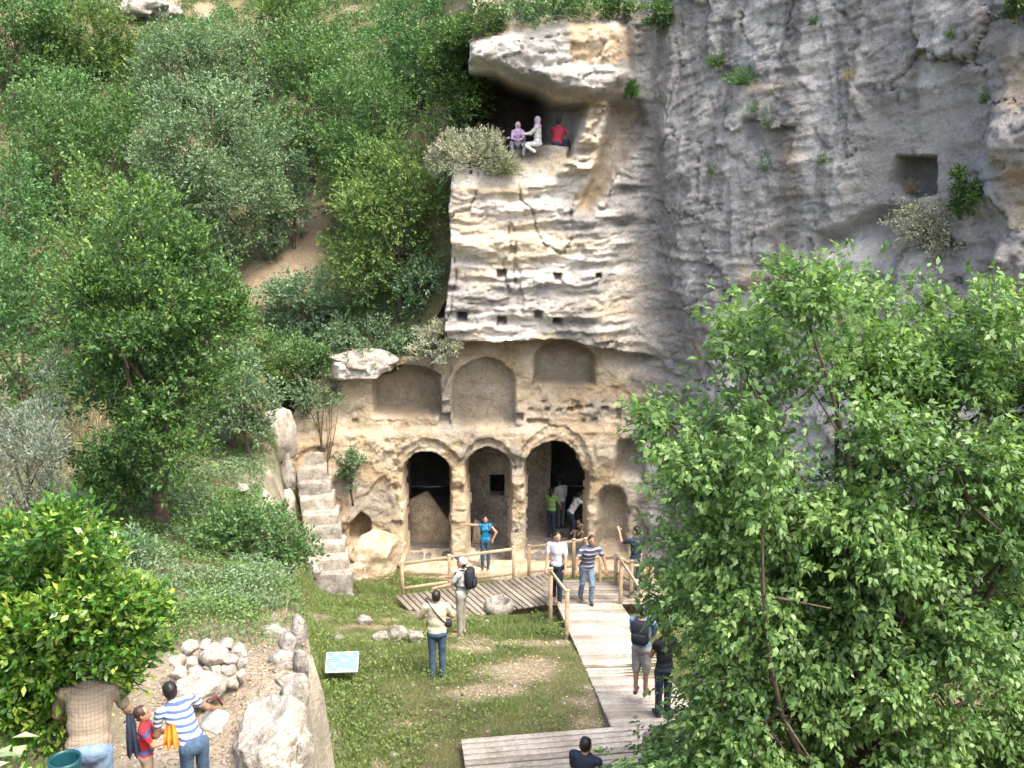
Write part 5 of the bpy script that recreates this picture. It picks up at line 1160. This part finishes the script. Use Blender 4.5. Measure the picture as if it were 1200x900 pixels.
    me_ = mesh_np('body', np.concatenate([Vb, EV]) + shift, np.concatenate([Qb, Eq + nb_]), Et + nb_)
    mi = np.concatenate([ft, np.concatenate([np.full(a[1], a[0]) for a in ext_m]), np.concatenate([np.full(a[2], a[0]) for a in ext_m])]).astype(np.int32)
    for nm in (shirt, trousers, skin, hair, shoe): me_.materials.append(M[nm])
    me_.materials.append(M['eye']); me_.materials.append(M['lip'])
    me_.polygons.foreach_set('material_index', np.clip(mi[:len(me_.polygons)], 0, 6)); me_.update()
    o = empty('person', pos, yaw); link('body', me_, None, o)
    mb = MB()
    for c_, r_, Rm_ in hair_parts: ellip(mb, c_ + shift, r_, Rm_, 14, 10)
    for a_ in mb.v: a_ += 0.013 * np.stack([fbm(a_[:, 0] * 22, a_[:, 1] * 22, a_[:, 2] * 22, 3, 3 + q_) for q_ in range(3)], 1)
    mb.build('headscarf' if scarf else 'hair', M[scarf or hair], o)
    tag(o, label, 'person', group)
    o_info = dict(o=o, k=k, T=T, up=up, rt=rt, fw=fw, chest=chest + shift, nb=nb + shift, pel=pel + shift, hc=hc + shift, Hm=Hm, wl=J['wl'] + shift, wr=J['wr'] + shift, shl={a_: b_ + shift for a_, b_ in shl.items()}, hk=hk)
    return o_info
def backpack(I, mat, pocket=None):
    o, k, T, up, rt, fw = I['o'], I['k'], I['T'], I['up'], I['rt'], I['fw']; c = I['chest'] - fw * 0.20 * k - up * 0.02 * k; mb = MB()
    v, q, t = bevel_box(0.30 * k, 0.17 * k, 0.44 * k, 0.05 * k); mb.add(v @ T.T + c, q, t); bpk = mb.build('backpack', M[mat], o)
    mb = MB(); v, q, t = bevel_box(0.24 * k, 0.06 * k, 0.20 * k, 0.025 * k); mb.add(v @ T.T + c - fw * 0.105 * k - up * 0.09 * k, q, t); mb.build('pocket', M[pocket or mat], bpk)
    for sg in (-1, 1):
        mb = MB(); s = I['nb'] + rt * sg * 0.105 * k
        tube(mb, [c + rt * sg * 0.09 * k + up * 0.19 * k + fw * 0.07 * k, s + up * 0.022 * k - fw * 0.03 * k, s + fw * 0.085 * k - up * 0.045 * k, s + fw * 0.125 * k - up * 0.16 * k, I['chest'] + rt * sg * 0.155 * k + fw * 0.07 * k - up * 0.16 * k, c + rt * sg * 0.14 * k - up * 0.16 * k + fw * 0.05 * k], np.full(6, 0.017 * k), 6)
        mb.build('strap', M['strap'], bpk)
def sling(I, side=1):
    o, k, up, rt, fw = I['o'], I['k'], I['up'], I['rt'], I['fw']; mb = MB(); n = 20; pts = []
    for a in np.linspace(0, 2 * math.pi, n):
        x = math.sin(a) * 0.185; z = math.sin(a) * 0.25; y = math.cos(a) * 0.142
        pts.append(I['chest'] + rt * (-side) * x * k + up * (z + 0.02) * k + fw * y * k)
    tube(mb, pts, np.full(n, 0.012 * k), 6); mb.build('shoulder_strap', M['strap'], o)
def cap_hat(I, mat, visor):
    mb = MB(); hk, Hm = I['hk'], I['Hm']; ellip(mb, I['hc'] + Hm @ np.array([0,-0.01,0.045]) * hk, np.array([0.090,0.104,0.085]) * hk, Hm, 16, 10); c = mb.build('cap', M[mat], I['o'])
    mb = MB(); ellip(mb, I['hc'] + Hm @ np.array([0,0.115,0.045]) * hk, np.array([0.072,0.075,0.012]) * hk, Hm, 14, 7); mb.build('visor', M[visor], c)
for nm, c in dict(white_tee=(0.46,0.46,0.475), cream=(0.47,0.44,0.31), grey_tee=(0.34,0.345,0.35), blue_top=(0.02,0.18,0.36), navy=(0.02,0.028,0.045), green_tee=(0.15,0.27,0.09), white_shirt=(0.42,0.43,0.43), red_shirt=(0.33,0.03,0.05),
                  jeans=(0.05,0.085,0.135), light_jeans=(0.13,0.19,0.27), dark_jeans=(0.025,0.035,0.055), khaki=(0.24,0.235,0.19), grey_trousers=(0.10,0.12,0.13), beige=(0.32,0.25,0.18), black=(0.015,0.015,0.018), lavender=(0.44,0.34,0.44),
                  mauve=(0.36,0.26,0.42), pale_coat=(0.46,0.44,0.43), grey_shorts=(0.26,0.25,0.24), blue_plaid=(0.12,0.19,0.30), orange=(0.70,0.22,0.03), bag_white=(0.42,0.42,0.41), teal=(0.02,0.13,0.15), rucksack=(0.02,0.022,0.03), maroon=(0.10,0.02,0.02)).items():
    M[nm] = cloth(nm + '_cloth', c)
M['stripe_blue'] = band_cloth('blue_white_stripes', [(0.0,(0.48,0.50,0.53)),(0.55,(0.05,0.09,0.20))], 17)
M['stripe_navy'] = band_cloth('navy_polo_stripes', [(0.0,(0.035,0.04,0.075)),(0.62,(0.42,0.42,0.46)),(0.8,(0.035,0.04,0.075)),(0.9,(0.26,0.26,0.30))], 9)
M['kid_red'] = band_cloth('red_blue_tee', [(0.0,(0.50,0.02,0.03)),(0.8,(0.05,0.08,0.22))], 4)
M['check'] = check_cloth('beige_check', (0.21,0.17,0.125), (0.135,0.108,0.08), 30)
def foot(px, py, z): p = atZ(px, py, z); return (p[0], p[1], z)
def on_ground(px, py): p = ground_hit(px, py, 8); return (p[0], p[1], float(ground_h(p[0], p[1])))
CAMSIDE = math.pi      # yaw of a figure that faces the camera
VG = 'visitors'
I = person('man in pale yellow shirt and jeans seen from behind on the lawn', on_ground(513,795), 0.1, 1.80, 'cream', 'jeans', 'skin', sleeve=0.75, bulk=1.12, la=((50,-62),(-25,-20)), ra=((-50,-62),(30,-8)), ll=((4,-88),(0,-90)), rl=((-5,-86),(0,-92))); sling(I, 1)
PW = Matrix.Translation(Vector(I['o'].location)) @ Matrix.Rotation(0.1, 4, 'Z'); cw = np.array(PW @ Vector(I['wr']))
M['camera_body'] = plain('black_camera', (0.02,0.02,0.02), 0.35)
ko = empty('hand_camera', cw + np.array([0.05,0.12,0.02]), 0.1); tag(ko, 'small black camera held by the man in the pale yellow shirt', 'camera')
mb = MB(); v, q, t = bevel_box(0.15, 0.06, 0.10, 0.012); mb.add(v, q, t); mb.build('camera_body', M['camera_body'], ko); mb = MB(); tube(mb, [(0,0.02,0),(0,0.10,0)], [0.036,0.034], 12); mb.build('lens', M['strap'], ko)
mb = MB(); v, q, t = bevel_box(0.2, 0.12, 0.15, 0.03); mb.add(v + I['pel'] + I['rt'] * 0.19 + I['up'] * 0.12 + I['fw'] * 0.02, q, t); mb.build('waist_bag', M['strap'], I['o'])
I = person('man with white cap and black backpack looking at his hands on the lawn', on_ground(541,744), R(78), 1.84, 'grey_tee', 'khaki', 'skin', sleeve=0.6, bulk=1.05, la=((8,-50),(20,-8)), ra=((-12,-58),(25,8)), head=(6,-24), ll=((4,-88),(0,-90)), rl=((-4,-90),(0,-90)), shoe='shoe_tan')
backpack(I, 'rucksack'); cap_hat(I, 'white_tee', 'navy')
I = person('woman in bright blue top leaning on the column between the arches', (*atZ(569,665,-0.17)[:2], -0.17), CAMSIDE, 1.63, 'blue_top', 'jeans', 'skin', sleeve=0.08, female=True, long_hair=True, ra=((-95,2),(-93,4)), la=((70,-45),(-60,-62)), head=(8,0), bulk=0.92); backpack(I, 'rucksack')
person('man in white T-shirt and dark jeans walking on the landing', foot(652,706,1.6), CAMSIDE - 0.25, 1.80, 'white_tee', 'dark_jeans', 'skin', sleeve=0.6, la=((25,-75),(10,-62)), ra=((-20,-78),(-5,-60)), ll=((0,-78),(0,-96)), rl=((0,-98),(0,-104)), head=(35,0), shoe='shoe_tan')
person('man in striped navy polo shirt and light jeans stepping down onto the ramp', foot(687,706,1.62), CAMSIDE + 0.2, 1.76, 'stripe_navy', 'light_jeans', 'skin_tan', sleeve=0.65, lean=12, side=-6, la=((60,-60),(20,-70)), ra=((-60,-50),(-20,-60)), ll=((8,-72),(0,-100)), rl=((-6,-96),(0,-112)), head=(10,-10), bulk=1.08)
person('man in dark navy shirt taking a photo beside the right-hand railing', foot(744,697,1.45), R(40), 1.78, 'navy', 'grey_trousers', 'skin', sleeve=0.65, la=((10,-20),(-15,62)), ra=((120,-70),(140,-70)), head=(20,5), ll=((4,-88),(0,-90)), rl=((-6,-88),(0,-92)))
zc = -0.47
person('person in light green shirt standing in the shade of the right arch', foot(646,629,zc), R(-30), 1.70, 'green_tee', 'dark_jeans', 'skin_tan', sleeve=0.5, female=True, long_hair=True, ra=((-40,-60),(10,-50)))
person('person in white shirt bending to take a photo inside the right arch', foot(668,630,zc), R(-70), 1.70, 'white_shirt', 'dark_jeans', 'skin_tan', sleeve=1.7, lean=32, la=((0,-15),(0,40)), ra=((0,-12),(10,42)), ll=((0,-60),(0,-110)), rl=((0,-70),(0,-112)))
person('person in white shirt standing deepest inside the right arch', foot(657,618,zc), R(30), 1.72, 'white_shirt', 'grey_trousers', 'skin_tan', sleeve=1.6)
person('child in beige clothes crouching at the right column inside the arch', foot(682,628,zc), R(150), 1.25, 'beige', 'beige', 'skin', lean=35, seat=0.26, ll=((15,10),(0,-80)), rl=((-15,10),(0,-80)), la=((0,-50),(0,-10)), ra=((0,-50),(0,-10)), child=True)
def perch_pt(px, py): p = rock_at(px, py); return p
pB = rock_at(632,176)
person('woman in lavender headscarf sitting on the ledge facing out of the upper cave', atY(607,175,pB[1] + 0.30), CAMSIDE, 1.42, 'mauve', 'grey_trousers', 'skin', sleeve=1.9, seat=0.12, female=True, scarf='lavender', ll=((20,20),(-20,-70)), rl=((-20,20),(20,-70)), la=((10,-55),(-30,-5)), ra=((-10,-55),(30,-5)))
person('woman in white coat and pink headscarf sitting sideways on the rock perch', atY(630,171,pB[1] + 0.10), R(80), 1.52, 'pale_coat', 'pale_coat', 'skin', sleeve=1.9, seat=0.12, female=True, scarf='lavender', ll=((15,-4),(170,-30)), rl=((-15,-4),(-170,-30)), la=((0,-45),(5,-5)), ra=((0,-45),(-5,-5)), bulk=1.1)
person('person in dark red shirt sitting with back turned in the upper cave', atY(652,172,pB[1] + 0.30), R(-25), 1.52, 'red_shirt', 'dark_jeans', 'skin_tan', sleeve=0.7, lean=18, seat=0.12, ll=((25,15),(0,-60)), rl=((-25,15),(0,-60)), la=((10,-50),(0,0)), ra=((-10,-50),(0,0)), bulk=1.1)
def ramp_z(Y): return float(np.interp(Y, [L1[1], L0[1]], [L1[2], L0[2]])) + 0.02
p = atZ(750,824,2.6)
I = person('young man with black backpack and grey shorts standing at the ramp edge by the tree', (p[0], p[1], ramp_z(p[1])), R(-20), 1.74, 'blue_plaid', 'grey_shorts', 'skin', sleeve=0.7, short=True, la=((10,-70),(0,-20)), ra=((-10,-70),(0,-20))); backpack(I, 'rucksack', 'rucksack')
mb = MB(); ellip(mb, I['nb'] - I['fw'] * 0.14 - I['up'] * 0.03, np.array([0.09,0.06,0.075]), I['T'], 12, 8); mb.build('orange_scarf', M['orange'], I['o'])
p = atZ(776,842,2.65); person('person in black top half hidden by the tree beside the backpacker', (p[0], p[1], 2.7), R(20), 1.72, 'black', 'dark_jeans', 'skin_tan', sleeve=0.3, female=True, ra=((-30,-70),(20,-20)), la=((30,-70),(-20,-20)))
p = atZ(770,925,2.75); person('person in dark trousers bending forward under the branches on the platform', (p[0], p[1], 2.78), R(170), 1.7, 'beige', 'black', 'skin', sleeve=0.6, lean=62, la=((0,-70),(0,-40)), ra=((0,-75),(0,-50)), ll=((12,-80),(0,-96)), rl=((-12,-80),(0,-96)))
p = atZ(684,996,2.75); person('dark-haired man cut off by the bottom edge in front of the platform', (p[0], p[1], 2.78), R(-30), 1.74, 'navy', 'dark_jeans', 'skin', sleeve=0.6)
# group on the path in the lower left corner
def path_pt(px, py, Y): p = atY(px, py, Y); return (p[0], p[1], float(ground_h(p[0], p[1])) + 0.0)
I = person('woman in blue and white striped T-shirt and jeans bending on the path', path_pt(229,915,9.95), R(28), 1.66, 'stripe_blue', 'jeans', 'skin_tan', hair='hair', sleeve=0.5, lean=42, side=-14, female=False, la=((60,-78),(30,-35)), ra=((-75,-45),(-40,-35)), head=(15,-20), ll=((10,-80),(0,-98)), rl=((-8,-84),(0,-100)), vox=0.016)
W = Matrix.Translation(Vector(I['o'].location)) @ Matrix.Rotation(R(28), 4, 'Z')
def drape(name, label, top, w, h, mat, cat, rz=0.0, seed=0, fold=0.04):
    nxx, nzz = 15, 17; V_ = []
    for s_ in (1, -1):
        for i_ in range(nxx):
            for j_ in range(nzz):
                u_ = i_ / (nxx-1) - 0.5; v_ = j_ / (nzz-1)
                V_.append([u_ * w * (0.5 + 0.5 * v_ ** 0.6), s_ * 0.008 + fold * math.sin(u_ * 15 + seed) * (0.3 + v_) + 0.02 * math.sin(v_ * 5 + seed), -v_ * h * (1 - 0.12 * abs(math.sin(u_ * 6 + seed)))])
    n_ = nxx * nzz; q_ = []
    for b_ in (0, n_):
        for i_ in range(nxx-1):
            for j_ in range(nzz-1): q_.append([b_+i_*nzz+j_, b_+(i_+1)*nzz+j_, b_+(i_+1)*nzz+j_+1, b_+i_*nzz+j_+1])
    mb = MB(); mb.add(V_, q_); o = mb.build(name, M[mat], None, loc=top, rot=(0,0,rz)); tag(o, label, cat); return o
wl_ = np.array(W @ Vector(I['wl'])); wr_ = np.array(W @ Vector(I['wr']))
drape('orange_cloth', 'orange cloth hanging from the arm of the striped woman', atY(199, 851, 9.60), 0.16, 0.27, 'orange', 'cloth', 0.2, 1)
go = empty('shoulder_bag', wr_ + np.array([-0.02,-0.02,-0.02]), 0.5); tag(go, 'white bag hanging at the right side of the striped woman', 'bag')
rough_block((0.26, 0.10, 0.28), 401, 0.02).build('bag_body', M['bag_white'], go, loc=(0.0,0,-0.12), rot=(0,0.6,0)); mb = MB(); tube(mb, [(-0.12,0,0.02),(-0.06,0,0.16),(0.04,0,0.18),(0.10,0,0.05)], [0.012]*4, 6); mb.build('handle', M['maroon'], go)
person('small boy in red and blue shirt standing beside the striped woman', path_pt(174,908,10.1), R(-75), 1.22, 'kid_red', 'beige', 'skin', hair='hair_brown', child=True, sleeve=0.6, la=((0,-60),(0,-5)), ra=((-10,-60),(15,0)), head=(0,-12), vox=0.016)
pm = atY(120, 1010, 8.1); zm = float(ground_h(pm[0], pm[1]))
I = person('man in beige checked shirt stooping under the citrus tree', (pm[0], pm[1], zm), R(15), 1.80, 'check', 'light_jeans', 'skin', sleeve=0.75, lean=30, bulk=1.25, la=((40,-62),(10,-40)), ra=((-45,-66),(-5,-55)), head=(0,-25), vox=0.016)
W = Matrix.Translation(Vector(I['o'].location)) @ Matrix.Rotation(R(15), 4, 'Z')
jk = atY(152, 838, 8.3); drape('navy_jacket', 'dark navy jacket hanging beside the man in the checked shirt', jk, 0.12, 0.46, 'navy', 'jacket', 0.3, 2, 0.012)
bz = atY(77, 900, 7.6); bgz = float(ground_h(bz[0], bz[1])); mb = MB(); lathe(mb, [(0.0,0.03),(0.10,0.03),(0.115,0.80),(0.118,0.83),(0.132,0.83),(0.132,0.79),(0.125,0.76),(0.115,0.0),(0.0,0.0)], 28)
M['teal_plastic'] = plain('teal_plastic', (0.008,0.05,0.06), 0.35); zt_ = atY(77, 891, 7.6)[2]
o = mb.build('waste_bin', M['teal_plastic'], None, loc=(bz[0], bz[1], zt_ - 0.81)); tag(o, 'dark teal plastic bin under the citrus tree', 'bin')
# broad-leaved sprig close to the camera in the lower left corner
bl = empty('broad_leaved_plant', atY(-10, 905, 5.2)); tag(bl, 'pale broad-leaved sprig in the bottom left corner', 'plant'); c0 = np.array(bl.location)
mb = MB(); tube(mb, [(0,0,-1.2),(0.02,0,-0.4),(0.05,0.02,0.1)], [0.02,0.016,0.008], 7); mb.build('stem', M['bark'], bl)
n = 34; an_ = rng.uniform(-1.2, 2.0, n); D_ = np.stack([np.cos(an_), rng.normal(size=n) * 0.5, np.sin(an_) * 0.5 + 0.1], 1)
link('foliage', leaves_mesh('foliage', np.stack([rng.uniform(-0.1,0.1,n), rng.uniform(-0.15,0.15,n), rng.uniform(-0.25,0.2,n)], 1), D_, np.array([0,-0.3,1.0]) + rng.normal(size=(n,3)) * 0.3, rng.uniform(0.10,0.19,n), rng.uniform(0.05,0.09,n), rng.uniform(0.3,1,n), droop=0.2), M['fig'], bl)
